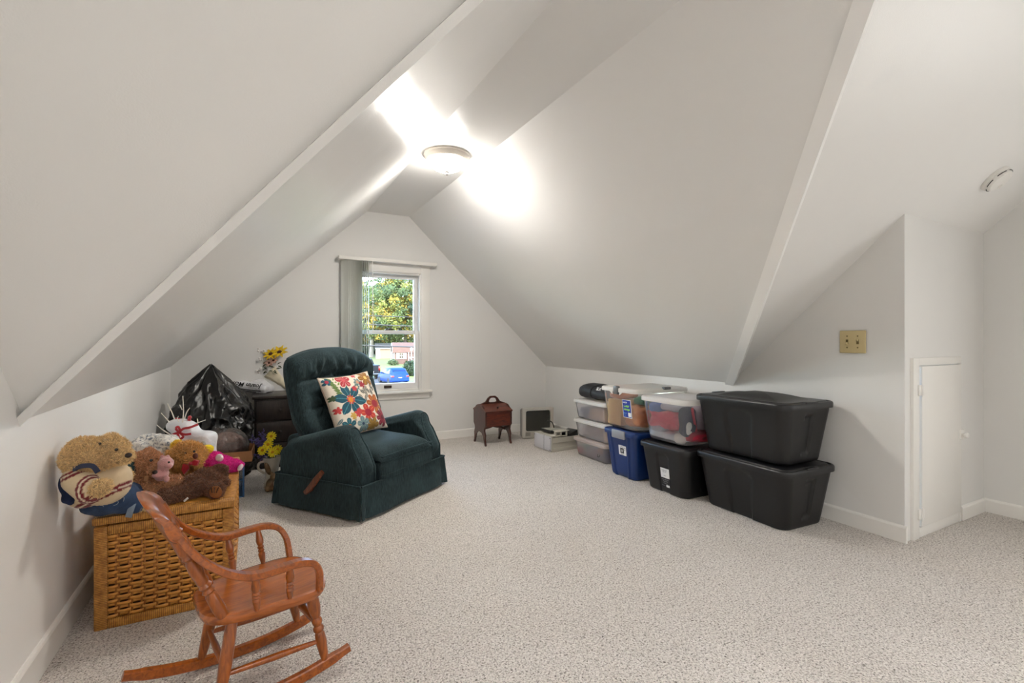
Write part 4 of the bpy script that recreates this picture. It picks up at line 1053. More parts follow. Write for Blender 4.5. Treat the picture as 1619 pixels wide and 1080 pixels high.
# three frosted bins in a stack
b1 = clear_bin('low frosted bin with taupe lid marked D, lowest of the three stacked bins', .40, .50, .162, .022, (2.955, 3.585, 0), BR, M_LIDT, M_FROST, rc_=.04, rim=.028)
b2 = clear_bin('frosted bin with white lid full of cords, middle of the three stacked bins', .40, .50, .155, .022, (2.95, 3.575, .184), BR, M_LIDW, M_FROST, rc_=.04, rim=.024)
b3 = clear_bin('frosted bin with white lid holding small boxes, topmost of the three stacked bins', .40, .50, .165, .022, (2.955, 3.585, .361), BR, M_LIDW, M_FROST, rc_=.04, rim=.024)
a_ = dict(W=.40, H=.162, taper=.022)
text_west(b1, 'D', -.135, .066, .060, M_INK, lift=.002, bold=.0006, **a_)

# ---- what the bins hold
def garment(name, label, cat, loc, size, col, rz=0, seed=0, wr=.010, ex=.55, sub=(44, 26), cb=None):
    mb = MB(); nu, nv = sub; v = []; f = []
    def sp(x, e): return math.copysign(abs(x) ** e, x)
    for i in range(nv + 1):
        th = -PI / 2 + PI * i / nv
        for j in range(nu):
            ph = 2 * PI * j / nu
            x = sp(math.cos(th), ex) * sp(math.cos(ph), ex) * size[0] / 2; y = sp(math.cos(th), ex) * sp(math.sin(ph), ex) * size[1] / 2; z = sp(math.sin(th), ex) * size[2] / 2
            p = Vector((x, y, z)); w = wr * (noise.noise(Vector((x * 9, y * 14, z * 22)) + Vector((seed * 7.1, 0, 0))) + .6 * noise.noise(Vector((x * 25, y * 25, z * 34)) + Vector((seed * 3.3, 5, 0))))
            p += p.normalized() * w; v.append(p)
    for i in range(nv):
        for j in range(nu): f.append((i * nu + j, i * nu + (j + 1) % nu, (i + 1) * nu + (j + 1) % nu, (i + 1) * nu + j))
    mb.add(v, f); o = obj(name, mb, col, None, auto=None); o.location = loc; o.rotation_euler = (0, 0, rz)
    return tag(o, label, cat)
cl = lambda n_, c: mat(n_, c, .9, bump=.3, bscale=90, sheen=.15)
K = lambda r, g, b_: S(r, g, b_)
def inb(b_, x, y, z):    # a point of a bin's own frame in the room
    c_, s_ = math.cos(b_.rotation_euler[2]), math.sin(b_.rotation_euler[2]); l = b_.location
    return (l[0] + x * c_ - y * s_, l[1] + x * s_ + y * c_, l[2] + z)
M_RED, M_LGR = cl('red_knit', K(228, 66, 88)), cl('pale_grey_knit', K(222, 228, 236))
garment('folded_shirt', 'pale grey folded shirt along the bottom of the clear clothes bin', 'clothes', inb(bR, -.06, .02, .045), (.22, .37, .07), M_LGR, BR, 1, .012)
garment('folded_shirt', 'red shirt draped across the middle of the clear clothes bin', 'clothes', inb(bR, -.085, .045, .150), (.200, .32, .15), M_RED, BR, 2, .030, .7)
garment('folded_shirt', 'grey sleeve tucked under the red shirt in the clear bin', 'clothes', inb(bR, -.135, .095, .085), (.09, .15, .05), cl('mid_grey_knit', K(196, 204, 214)), BR, 9, .006)
garment('folded_sweater', 'navy sweater standing at the near corner of the clear clothes bin', 'clothes', inb(bR, -.115, -.150, .165), (.13, .075, .21), cl('navy_knit', K(40, 50, 74)), BR, 3, .010)
garment('folded_shirt', 'crimson shirt low in the near end of the clear clothes bin', 'clothes', inb(bR, .0, -.145, .058), (.28, .11, .085), cl('crimson_knit', K(196, 34, 62)), BR, 4, .012)
lil = garment('folded_shirt', 'lilac grey shirt with dark lettering at the near end of the clear bin', 'clothes', inb(bR, .055, -.150, .195), (.20, .10, .20), cl('lilac_knit', K(216, 204, 220)), BR, 5, .010)
me = text_mesh('OHIO', .042, .0006, .0006); me.transform(Matrix.Translation((-.055, -.056, .0)) @ Matrix.Rotation(PI / 2, 4, 'X') @ Matrix.Rotation(-PI / 2 + .15, 4, 'Z')); obj('lettering', me, M_INK, lil, smooth=False)
garment('folded_shirt', 'blue shirt at the far top of the clear clothes bin', 'clothes', inb(bR, -.09, .13, .235), (.18, .13, .08), cl('blue_knit', K(84, 116, 180)), BR, 6, .010)
garment('folded_shirt', 'silver grey top under the lid of the clear clothes bin', 'clothes', inb(bR, -.03, -.01, .250), (.28, .22, .06), cl('silver_knit', K(190, 190, 204)), BR, 7, .012)
M_WPR = cl('white_appliqué'.replace('é', 'e'), K(226, 224, 220))
mb = MB(); rbox(mb, -.011, .011, -.003, .003, -.095, .095, .002); st = obj('red_stripe', mb, M_RED); st.location = inb(bR, -.090, -.188, .175); st.rotation_euler = (.05, -.28, BR); tag(st, 'red ribbon stripe on the navy sweater in the clear clothes bin', 'clothes')
garment('white_applique', 'white printed figure low on the navy sweater in the clear bin', 'clothes', inb(bR, -.135, -.186, .125), (.055, .008, .085), M_WPR, BR, 8, .010, .8)
garment('fleece_scrap', 'white fluffy fabric at the near bottom corner of the clear bin', 'clothes', inb(bR, -.150, -.115, .045), (.06, .09, .08), M_WPR, BR, 12, .014, .8)
# yellow, orange and green things in the latch box
def block(name, label, cat, loc, size, col, rz, r=.01):
    mb = MB(); rbox(mb, -size[0] / 2, size[0] / 2, -size[1] / 2, size[1] / 2, 0, size[2], r, 2); o = obj(name, mb, col); o.location = loc; o.rotation_euler = (0, 0, rz); return tag(o, label, cat)
M_YEL, M_ORA, M_GRN = cl('yellow_felt', K(240, 198, 128)), cl('orange_felt', K(228, 152, 92)), cl('green_felt', K(60, 136, 106))
block('craft_box', 'yellow box at the far end of the clear latch box', 'box', inb(bL, -0.140, .095, .014), (.19, .17, .21), M_YEL, BR)
garment('felt_roll', 'orange bundle at the near corner of the clear latch box', 'fabric', inb(bL, -0.120, -.10, .105), (.22, .16, .17), M_ORA, BR, 21, .02)
garment('felt_roll', 'dark orange bundle at the near end of the clear latch box', 'fabric', inb(bL, 0.035, -.105, .10), (.14, .14, .18), cl('rust_felt', K(206, 122, 78)), BR, 22, .02)
garment('felt_roll', 'green fabric lying on the orange bundles in the latch box', 'fabric', inb(bL, -0.035, -.10, .225), (.25, .15, .07), M_GRN, BR, 23, .010)
garment('felt_roll', 'salmon fabric on top of the yellow box in the latch box', 'fabric', inb(bL, -0.135, .09, .252), (.2, .18, .05), cl('salmon_felt', K(208, 142, 112)), BR, 24, .010)
# small boxes, cords and toys in the stacked bins
M_TAN = mat('tan_carton', K(212, 176, 138), .8)
block('small_carton', 'tan carton in the top frosted bin, farther one', 'box', inb(b3, -.085, -.01, .005), (.13, .13, .105), M_TAN, BR, .003)
block('small_carton', 'tan carton in the top frosted bin, nearer one', 'box', inb(b3, -.085, -.145, .005), (.13, .12, .090), M_TAN, BR + .05, .003)
garment('cloth_bundle', 'blue grey cloth in the far end of the top frosted bin', 'fabric', inb(b3, -.06, .14, .06), (.20, .16, .09), cl('slate_cloth', K(120, 128, 152)), BR, 31, .01)
rng = random.Random(5)
for k in range(9):
    pts = []; x0, y0 = -.150 + .02 * (k % 3), .11 - .028 * k
    for i in range(9): pts.append((x0 + rng.uniform(-.01, .05), y0 + (i - 4) * .018 + rng.uniform(-.012, .012), .03 + .085 * rng.random()))
    c_ = [(176, 128, 104), (206, 160, 136), (146, 112, 104), (226, 190, 160)][k % 4]
    mb = MB(); tube(mb, smooth_path(pts, 30), .0075, 7); o = obj('cord_bundle', mb, mat('cord', S(*c_), .6)); o.location = inb(b2, 0, 0, 0); o.rotation_euler = (0, 0, BR)
    tag(o, 'coiled brown cord among the others in the middle frosted bin', 'cord', 'cords in the middle frosted bin')
block('small_carton', 'tan block among the cords at the near end of the middle bin', 'box', inb(b2, -.085, -.175, .006), (.12, .07, .075), M_TAN, BR, .006)
toy = [('red', 214, 60, 66), ('blue', 60, 120, 206), ('green', 70, 170, 110), ('yellow', 232, 204, 90), ('white', 226, 230, 236), ('sky blue', 110, 170, 230), ('pink', 226, 120, 150), ('teal', 60, 150, 160), ('orange', 236, 150, 70), ('lilac', 170, 140, 200), ('navy', 50, 70, 130)]
for k in range(11):
    mb = MB(); nm_, *c_ = toy[k]; rr = rng.uniform(.022, .034)
    ellipsoid(mb, (0, 0, 0), (rr, rr * rng.uniform(.8, 1.3), rr), (0, 0, rng.random()), 16, 10); ellipsoid(mb, (rr * .3, rr * .8, rr * .7), rr * .55, (0, 0, 0), 12, 8)
    tube(mb, [(0, 0, 0), (-rr, rr, rr * 1.2)], rr * .35, 8)
    o = obj('small_toy', fuse(mb, .006, 2), mat('toy_plastic', S(*c_), .4), auto=None); o.location = inb(b1, -.140 + .06 * (k % 2), .20 - .038 * k, .04 + .045 * ((k * 7) % 3) / 2); o.rotation_euler = (0, 0, k)
    tag(o, 'small ' + nm_ + ' toy lying in the lowest frosted bin', 'toy', 'toys in the lowest frosted bin')
# white lid of a further box behind, against the wall
b4 = clear_bin('clear bin with white lid pushed against the knee wall behind the black totes', .26, .42, .30, .03, (3.10, 2.55, .352), BR, M_LIDW, M_CLEAR, rc_=.04) if False else None

# black zip bag on the frosted bins
M_NYL = mat('black_nylon', S(30, 30, 34), .55, bump=.25, bscale=60)
mb = MB(); rings = []
for k in range(25):
    t = k / 24; y = .27 - .56 * t; e = max(.02, 1 - abs(2 * t - 1) ** (5 if t < .5 else 7)) ** .5
    hz = .145 * e * (1 - .38 * max(0, t - .35) / .65); hx = .135 * e; ring = []
    for j in range(28):
        a = 2 * PI * j / 28; ca, sa = math.cos(a), math.sin(a)
        x = math.copysign(abs(ca) ** .75, ca) * hx; z = math.copysign(abs(sa) ** .8, sa) * hz / 2 + hz / 2 + .003
        w = .007 * noise.noise(Vector((x * 14, y * 10, z * 16))); ring.append((x * (1 + w * 4), y, max(.001, z + w)))
    rings.append(ring)
loft(mb, rings); bag = thing('zip_bag', 'black nylon bag lying on the topmost frosted bin', 'bag', inb(b3, -.03, .03, .186), BR); obj('shell', mb, M_NYL, bag, auto=None)
mb = MB(); tube(mb, [(x * 1.02, y, z + .002) for x, y, z in [rings[12][j] for j in range(4, 24)]], .004, 6); obj('strap', mb, M_NYL, bag)
tx = text_mesh('SLX', .042, .0004, .0014); tx.transform(TR((-.062, -.085, .122), (math.radians(38), 0, 0)) @ Matrix.Identity(4)) if False else None
me = text_mesh('SLX', .040, .0004, .0014); me.transform(Matrix.Translation((-.112, -.105, .112)) @ Matrix.Rotation(math.radians(-28), 4, 'Y').inverted() @ Matrix(((0, 0, -1, 0), (-1, 0, 0, 0), (0, 1, 0, 0), (0, 0, 0, 1)))); obj('lettering', me, M_LBW, bag, smooth=False)

# ---------------------------------------------------------------- sewing box, television, computer case
M_MAH = wood('mahogany', S(58, 20, 10), S(112, 44, 20), 6, (1.5, 9, 9), .3, .5)
M_MAHD = wood('mahogany_dark', S(38, 14, 8), S(76, 28, 14), 6, (9, 9, 1.5), .35, .4)
sb = thing('sewing_box', 'dark mahogany sewing box on cut-out legs with carrying handle by the gable wall', 'sewing box', (2.30, 4.70, 0))
def bend(p): return p
EP = [(-.150, 0), (-.128, 0), (-.110, .045), (-.088, .098), (-.05, .128), (0, .136), (.05, .128), (.088, .098), (.110, .045), (.128, 0), (.150, 0), (.152, .012), (.140, .03), (.134, .07), (.140, .11), (.118, .155), (.124, .185), (.152, .215), (.152, .352), (.085, .405), (.060, .418), (-.060, .418), (-.085, .405), (-.152, .352), (-.152, .215), (-.124, .185), (-.118, .155), (-.140, .11), (-.134, .07), (-.140, .03), (-.152, .012)]
for sx in (-1, 1):
    mb = MB(); prism(mb, EP, 'x', sx * .150 - .008, sx * .150 + .008); obj('end_panel', mb, M_MAHD, sb, smooth=False)
mb = MB(); prism(mb, [(-.142, .20), (.142, .20), (.142, .350), (-.142, .350)], 'x', -.142, .142); obj('compartment', mb, M_MAH, sb, smooth=False)
for sy in (-1, 1):
    mb = MB(); prism(mb, [(sy * .162, .350), (sy * .165, .362), (sy * .018, .425), (sy * .012, .412)], 'x', -.160, .160); ld = obj('lid', mb, M_MAH, sb, smooth=False)
    m2 = MB(); lathe(m2, [(.006, 0), (.006, .008), (.012, .014), (.010, .022), (.001, .025)], 14, TR((0, sy * .12, .383), (-sy * .4, 0, 0))); obj('knob', m2, M_MAHD, ld)
up_ = [(-.155, .405), (-.150, .425), (-.120, .432), (-.085, .450), (-.062, .485), (-.03, .508), (.03, .508), (.062, .485), (.085, .450), (.120, .432), (.150, .425), (.155, .405)]
hole = [(-.048, .448), (-.038, .476), (-.018, .488), (.018, .488), (.038, .476), (.048, .448), (.03, .440), (-.03, .440)]
def plate_with_hole(mb, outer, inner, axis, a0, a1, n=48):
    cx, cz = 0, .462
    def cast(poly_, a):
        d = (math.cos(a), math.sin(a)); best = None
        for i in range(len(poly_)):
            p, q = poly_[i], poly_[(i + 1) % len(poly_)]; ex, ez = q[0] - p[0], q[1] - p[1]; den = d[0] * ez - d[1] * ex
            if abs(den) < 1e-12: continue
            t = ((p[0] - cx) * ez - (p[1] - cz) * ex) / den; s = ((p[0] - cx) * d[1] - (p[1] - cz) * d[0]) / den
            if t > 0 and -1e-6 <= s <= 1 + 1e-6 and (best is None or t > best): best = t
        return (cx + d[0] * best, cz + d[1] * best)
    A = sorted([2 * PI * k / n for k in range(n)] + [math.atan2(p[1] - cz, p[0] - cx) % (2 * PI) for p in outer])
    O = [cast(outer, a) for a in A]; I = [cast(inner, a) for a in A]; m = len(A)
    v = [(p[0], a0, p[1]) for p in O] + [(p[0], a0, p[1]) for p in I] + [(p[0], a1, p[1]) for p in O] + [(p[0], a1, p[1]) for p in I]; f = []
    for i in range(m):
        j = (i + 1) % m; f += [(i, j, m + j, m + i), (2 * m + j, 2 * m + i, 3 * m + i, 3 * m + j), (j, i, 2 * m + i, 2 * m + j), (m + i, m + j, 3 * m + j, 3 * m + i)]
    mb.add(v, f)
mb = MB(); plate_with_hole(mb, up_, hole, 'y', -.008, .008); obj('handle_board', mb, M_MAHD, sb, smooth=False)
so = [(-.145, .125), (-.10, .150), (-.04, .158), (0, .170), (.04, .158), (.10, .150), (.145, .125), (.145, .150), (.10, .172), (.04, .182), (0, .19), (-.04, .182), (-.10, .172), (-.145, .150)]
mb = MB(); prism(mb, [(x, z) for x, z in so], 'y', -.010, .010); obj('stretcher', mb, M_MAHD, sb, smooth=False)

M_TVS = mat('silver_plastic', S(186, 182, 174), .38, .25); M_TVD = mat('tv_back', S(70, 68, 66), .5)
tv = thing('television', 'small silver tube television on the floor in the far right corner', 'television', (2.865, 4.70, 0), math.radians(-12))
mb = MB(); w, h, d = .185, .345, .05
o_ = [rrect(2 * w, h, .012, 4), ]
def rr2(w_, h_, r_, y, cz): return [(p[0], y, p[1] + cz) for p in rrect(w_, h_, r_, 5)]
loft(mb, [rr2(.370, .345, .014, .0, .1745), rr2(.376, .350, .016, -.012, .1755), rr2(.372, .346, .016, -.045, .1745), rr2(.350, .326, .02, -.054, .1745), rr2(.296, .236, .022, -.055, .199), rr2(.288, .228, .022, -.040, .199)], True, False, False); obj('bezel', mb, M_TVS, tv)
M_SCRN = mat('tv_screen', S(58, 58, 54), .08, spec=.8)
mb = MB(); v = []; f = []
for j in range(13):
    for i in range(17):
        a, b_ = -1 + i / 8, -1 + j / 6; v.append((a * .146, -.050 + .012 * (a * a + b_ * b_) * .5, .199 + b_ * .116))
for j in range(12):
    for i in range(16): k = j * 17 + i; f.append((k, k + 1, k + 18, k + 17))
mb.add(v, f); obj('screen', mb, M_SCRN, tv)
mb = MB(); loft(mb, [rr2(.366, .340, .014, .0, .1745), rr2(.356, .32, .02, .06, .172), rr2(.26, .24, .03, .18, .150), rr2(.20, .19, .03, .25, .135), rr2(.18, .17, .03, .255, .135)], True, False, True)
obj('housing', mb, M_TVD, tv)
mb = MB(); rbox(mb, -.10, .10, -.02, .20, .0, .05, .008); obj('foot', mb, M_TVD, tv)
mb = MB(); rbox(mb, -.03, .03, -.056, -.052, .062, .070, .001); obj('button_bar', mb, M_TVD, tv)
for sx in (-.125, .125):
    mb = MB()
    for k in range(6): rbox(mb, sx - .03, sx + .03, -.0565, -.054, .035 + .007 * k, .038 + .007 * k, .0008, 1)
    g = obj('speaker_grille', mb, M_TVD, tv); g['kind'] = 'stuff'
pc = thing('computer_case', 'open silver and beige computer case lying on the floor beside the television', 'computer', (2.615, 4.005, 0), math.radians(2))
M_ALU = mat('case_silver', S(206, 206, 212), .35, .2); M_BEI = mat('case_beige', S(186, 182, 170), .5)
mb = MB(); box(mb, 0, .012, 0, .305, 0, .155); box(mb, .012, .36, 0, .010, 0, .135); box(mb, .012, .36, .295, .305, 0, .150); box(mb, .35, .36, .01, .295, 0, .12); box(mb, .012, .35, .01, .295, 0, .012); obj('shell', mb, M_BEI, pc, smooth=False)
for y0, y1 in ((.006, .118), (.128, .298)):
    mb = MB(); rbox(mb, -.014, .001, y0, y1, .006, .150, .004); obj('front_cover', mb, M_ALU, pc)
mb = MB(); rbox(mb, -.010, .002, .118, .128, .006, .150, .002); obj('front_strip', mb, M_GREYP, pc)
mb = MB(); rbox(mb, .010, .36, -.006, .0, .0, .036, .002); obj('side_rail', mb, M_BEI, pc); mb = MB(); rbox(mb, .010, .36, -.004, .0, .082, .087, .001); obj('side_rib', mb, M_BEI, pc)
for y_, z in ((.012, .018), (.012, .135), (.29, .018), (.29, .135)):
    mb = MB(); lathe(mb, [(.005, 0), (.004, .003), (.0005, .003)], 10, TR((-.013, y_, z), (0, -PI / 2, 0))); obj('screw', mb, M_DARK, pc)
mb = MB(); rbox(mb, .008, .12, .004, .30, .145, .155, .002); obj('top_flange', mb, M_BEI, pc)
dv = thing('disc_drive', 'flat black and silver disc drive lying tilted on the open computer case', 'disc drive', (2.735, 4.19, .160), math.radians(8), rot=(0, math.radians(4), math.radians(8)))
mb = MB(); rbox(mb, -.075, .12, -.07, .085, 0, .026, .003); obj('body', mb, M_DARK, dv)
mb = MB(); rbox(mb, -.073, .12, -.068, .083, .026, .033, .002); obj('top_cover', mb, mat('zinc_plate', S(160, 160, 150), .35, .4), dv)
bk_ = thing('drive_bracket', 'beige metal bracket with square openings standing on the near edge of the computer case', 'bracket', (2.76, 4.035, .137), math.radians(2))
mb = MB()
for x0, x1 in ((-.095, -.078), (-.03, -.012), (.045, .058)): rbox(mb, x0, x1, -.012, .012, 0, .052, .002)
rbox(mb, -.095, .058, -.012, .012, .046, .056, .002); rbox(mb, -.095, .058, -.012, .012, 0, .010, .002); rbox(mb, -.06, .10, .012, .09, .048, .053, .001); obj('frame', mb, M_BEI, bk_)
pa = thing('power_supply', 'dark power unit leaning at the right end of the open computer case', 'power supply', (2.90, 4.09, .118), .2, rot=(0, math.radians(-14), .2))
mb = MB(); rbox(mb, -.07, .06, -.06, .07, 0, .06, .004); obj('body', mb, M_DARK, pa)
mb = MB(); tube(mb, smooth_path([(2.80, 4.25, .165), (2.80, 4.25, .20), (2.785, 4.26, .245), (2.755, 4.27, .262), (2.735, 4.28, .26)], 16), .006, 8); tag(obj('cable', mb, M_DARK), 'dark cable curling up out of the open computer case', 'cable')

# ---------------------------------------------------------------- dark cabinet and what stands on and by it
M_EBO = wood('ebony_stain', S(26, 20, 18), S(48, 38, 34), 7, (9, 9, 1.5), .4, .2)
cb = thing('cabinet', 'black-brown wooden cabinet behind the recliner against the gable wall', 'cabinet', (.21, 4.86, 0))
mb = MB(); rbox(mb, -.20, .20, -.22, .23, .03, .605, .004); obj('carcass', mb, M_EBO, cb)
mb = MB(); rbox(mb, -.215, .215, -.24, .235, .605, .63, .005); obj('top', mb, M_EBO, cb)
mb = MB(); rbox(mb, -.19, .19, -.20, .2, 0, .03, .003); obj('plinth', mb, M_EBO, cb)
for k, (z0, z1) in enumerate(((.05, .22), (.235, .405), (.42, .59))):
    mb = MB(); rbox(mb, -.185, .185, -.238, -.22, z0, z1, .004); dwr = obj('drawer', mb, M_EBO, cb); m2 = MB(); lathe(m2, [(.008, 0), (.008, .01), (.014, .016), (.001, .022)], 14, TR((0, -.238, (z0 + z1) / 2), (PI / 2, 0, 0))); obj('knob', m2, M_EBO, dwr)

# black rubbish bag: gathered peak, crumpled film
def film(name, c, rough, k=.3):
    m, nt, b, out = new_mat(name); b.inputs['Base Color'].default_value = c; b.inputs['Roughness'].default_value = rough; b.inputs['Specular IOR Level'].default_value = .6
    tc = N(nt, 'ShaderNodeTexCoord'); vo = N(nt, 'ShaderNodeTexVoronoi', i_Scale=22.0, feature='DISTANCE_TO_EDGE'); nz = N(nt, 'ShaderNodeTexNoise', i_Scale=12.0, i_Detail=6.0, i_Distortion=2.5)
    ad = N(nt, 'ShaderNodeVectorMath', operation='ADD'); nt.links.new(tc.outputs['Object'], nz.inputs[0]); nt.links.new(tc.outputs['Object'], ad.inputs[0]); nt.links.new(nz.outputs['Color'], ad.inputs[1]); nt.links.new(ad.outputs[0], vo.inputs[0])
    b1_ = N(nt, 'ShaderNodeBump', i_Strength=.8 * k, i_Distance=.015); b2_ = N(nt, 'ShaderNodeBump', i_Strength=k, i_Distance=.025); nt.links.new(vo.outputs['Distance'], b1_.inputs['Height']); nt.links.new(nz.outputs[0], b2_.inputs['Height']); nt.links.new(b2_.outputs[0], b1_.inputs['Normal']); nt.links.new(b1_.outputs[0], b.inputs['Normal'])
    return m
M_BAG = film('black_bag_film', (0.004, 0.004, 0.0045, 1), .16, .16)
def sack(profile, rx, ry, seed, amp, n=120, nz=110, gather=10, lean=(0, 0)):
    v = []; f = []; H = profile[-1][0]
    zs_, rs_ = [p[0] for p in profile], [p[1] for p in profile]
    for i in range(nz + 1):
        z = H * i / nz; r = float(np.interp(z, zs_, rs_))
        for j in range(n):
            a = 2 * PI * j / n; c_, s_ = math.cos(a), math.sin(a); p = Vector((c_, s_, z * 2.2 + seed))
            up = max(0, (z / H - .55) / .45)
            k1 = noise.noise(Vector((c_ * 1.5, s_ * 1.5, z * 3.2 + seed))); k2 = noise.noise(Vector((c_ * 2.9 + 4, s_ * 2.9, z * 6.5 + seed))); k3 = noise.noise(Vector((c_ * 6.2, s_ * 6.2 + 2, z * 13 + seed))); k4 = noise.noise(Vector((c_ * 13, s_ * 13, z * 27 + seed)))
            w = amp * (2.0 * (.42 - abs(k1)) + 2.0 * (.32 - abs(k2)) + .8 * (.25 - abs(k3)) + .12 * (.2 - abs(k4)))
            w += amp * up * .9 * (.5 - abs(math.sin(a * gather * .5 + 4 * k1)))
            q_ = r * (1 + w); v.append((q_ * rx * c_ + lean[0] * (z / H) ** 2, q_ * ry * s_ + lean[1] * (z / H) ** 2, z + .02 * noise.noise(Vector((c_ * 2, s_ * 2, z * 4 + seed))) * min(1, z / .1)))
    for i in range(nz):
        for j in range(n): f.append((i * n + j, i * n + (j + 1) % n, (i + 1) * n + (j + 1) % n, (i + 1) * n + j))
    f.append(tuple(range(n - 1, -1, -1))); f.append(tuple(nz * n + j for j in range(n)))
    mb = MB(); mb.add(v, f); return mb
rb_ = obj('rubbish_bag', sack([(0, .75), (.05, .92), (.2, .98), (.42, 1.0), (.56, .9), (.68, .70), (.78, .47), (.86, .22), (.90, .08), (.915, .02)], .275, .26, 3.1, .15, 200, 180, 9, lean=(-.0, .03)), M_BAG, auto=None)
rb_.location = (-.292, 4.48, .0); tag(rb_, 'large black plastic rubbish bag with gathered peak in the left corner', 'bag')

# low drawers box, cardboard tray and brown bag in clear film
M_BLC = clear_plastic('blue_clear_plastic', S(60, 104, 150), .45, .25); M_BLF = mat('blue_frame_plastic', S(58, 96, 140), .4)
dwb = thing('drawer_tower', 'small blue and clear plastic drawer unit on the floor behind the wicker chest', 'drawer unit', (-.215, 4.03, 0), .05)
for z0, z1, c_ in ((.0, .118, M_BLC), (.124, .242, M_CLEAR)):
    mb = MB(); rbox(mb, -.15, .15, -.15, .15, z0 + .006, z1, .008); dd_ = obj('drawer', mb, c_, dwb)
    m2 = MB(); rbox(m2, -.05, .05, -.158, -.148, z0 + .02, z0 + .045, .003); obj('pull', m2, M_BLF, dd_)
mb = MB()
for z in (0, .118, .240): rbox(mb, -.156, .156, -.154, .154, z, z + .007, .003)
for sx in (-1, 1):
    for sy in (-1, 1): rbox(mb, sx * .150 - .006, sx * .150 + .006, sy * .148 - .006, sy * .148 + .006, .0, .245, .003)
obj('frame', mb, M_BLF, dwb)
M_CARD = mat('cardboard', S(160, 112, 74), .85, var=.15, vscale=14)
ct = thing('cardboard_tray', 'shallow brown cardboard tray on top of the blue drawer unit', 'box', (-.155, 4.03, .249), -.06)
for nm_, (x0, x1, y0, y1) in {'front': (-.16, .16, -.15, -.145), 'back': (-.16, .16, .145, .15), 'left': (-.16, -.155, -.145, .145), 'right': (.155, .16, -.145, .145)}.items():
    mb = MB(); box(mb, x0, x1, y0, y1, 0, .075); obj('side_panel', mb, M_CARD, ct, smooth=False)
mb = MB(); box(mb, -.16, .16, -.15, .15, 0, .004); obj('bottom', mb, M_CARD, ct, smooth=False)
M_FILM = clear_plastic('clear_film', S(214, 206, 202), .14, .15, .35); M_BRO = mat('brown_plush', S(122, 94, 84), .95, var=.3, vscale=60, bump=.5, bscale=120)
o = obj('brown_throw', sack([(0, .8), (.03, .95), (.08, 1.), (.13, .86), (.17, .5), (.185, .1)], .135, .115, 8.2, .06, 60, 40, 5), M_BRO, auto=None); o.location = (-.175, 4.03, .256); tag(o, 'folded brown fleece throw inside the clear bag in the cardboard tray', 'blanket')
o = obj('clear_bag', sack([(0, .9), (.03, 1.), (.09, 1.04), (.15, .92), (.195, .6), (.215, .25)], .148, .132, 8.9, .05, 70, 50, 7), M_FILM, auto=None); o.location = (-.175, 4.03, .255); tag(o, 'clear plastic bag around the brown throw in the cardboard tray', 'bag')
# ---------------------------------------------------------------- plush toys on the chest
RV = Vector((CY, -SY, 0)); FV = Vector((SY, CY, 0)); UV = Vector((0, 0, 1))
CZ = -YAW
def plush(name, label, base, blobs, c_, furL, furW, nf, seed, voxel=.008, curl=.9, lump=.004, lscale=70, sm=5, droop=0.0, tip=1.25, keep=None, jit=.8):
    t = thing(name, label, 'plush toy', base); b0 = Vector(base)
    mb = MB()
    def up(c, r):     # nothing sinks into the lid of the chest
        c = Vector(c)
        if CX0 < c.x < CX1 and CY0 - .02 < c.y < CY1: c.z = max(c.z, CT + r * .9)
        return c
    blobs = [(up(q_[0], q_[2]), up(q_[1], q_[3])) + tuple(q_[2:]) if len(q_) == 5 else (up(q_[0], q_[1][2]),) + tuple(q_[1:]) for q_ in blobs]
    for q_ in blobs:
        if len(q_) == 5: capsule(mb, q_[0] - b0, q_[1] - b0, q_[2], q_[3])
        else: ellipsoid(mb, q_[0] - b0, q_[1], (0, q_[2] if len(q_) > 2 else 0, CZ), 24, 14)
    me = fuse(mb, voxel, sm)
    displace(me, lambda p, n: lump * noise.noise(p * lscale + Vector((seed, 0, 0))) + lump * .8 * noise.noise(p * lscale * 2.1))
    m1 = mat(name + '_pile', S(*c_), .95, var=.30, vscale=90, bump=.6, bscale=260, sheen=.2, bdist=.004)
    m2 = mat(name + '_pile_tips', S(*[min(255, int(x * tip)) for x in c_]), .95, var=.3, vscale=120, sheen=.2)
    fm = fur(me, nf, furL, furW, jit, droop, seed, curl, keep)
    body = obj('body', me, m1, t, auto=None)
    f_ = obj('pile', fm, m2, t, smooth=False); f_['kind'] = 'stuff'
    return t, b0
def bead(parent, b0, p, r, m, name='eye', sc=(1, 1, 1), rot=(0, 0, 0)):
    mb = MB(); ellipsoid(mb, p - b0, (r * sc[0], r * sc[1], r * sc[2]), (rot[0], rot[1], rot[2] + CZ), 14, 9); return obj(name, mb, m, parent, auto=None)
M_EYE = mat('plush_eye', (0.008, 0.006, 0.005, 1), .12, spec=.7); M_NOSE = mat('plush_nose', S(40, 24, 18), .5)
CT = CTOP
TAN, LBR, GLD, DBR = (192, 160, 116), (162, 118, 84), (178, 138, 82), (86, 58, 42)

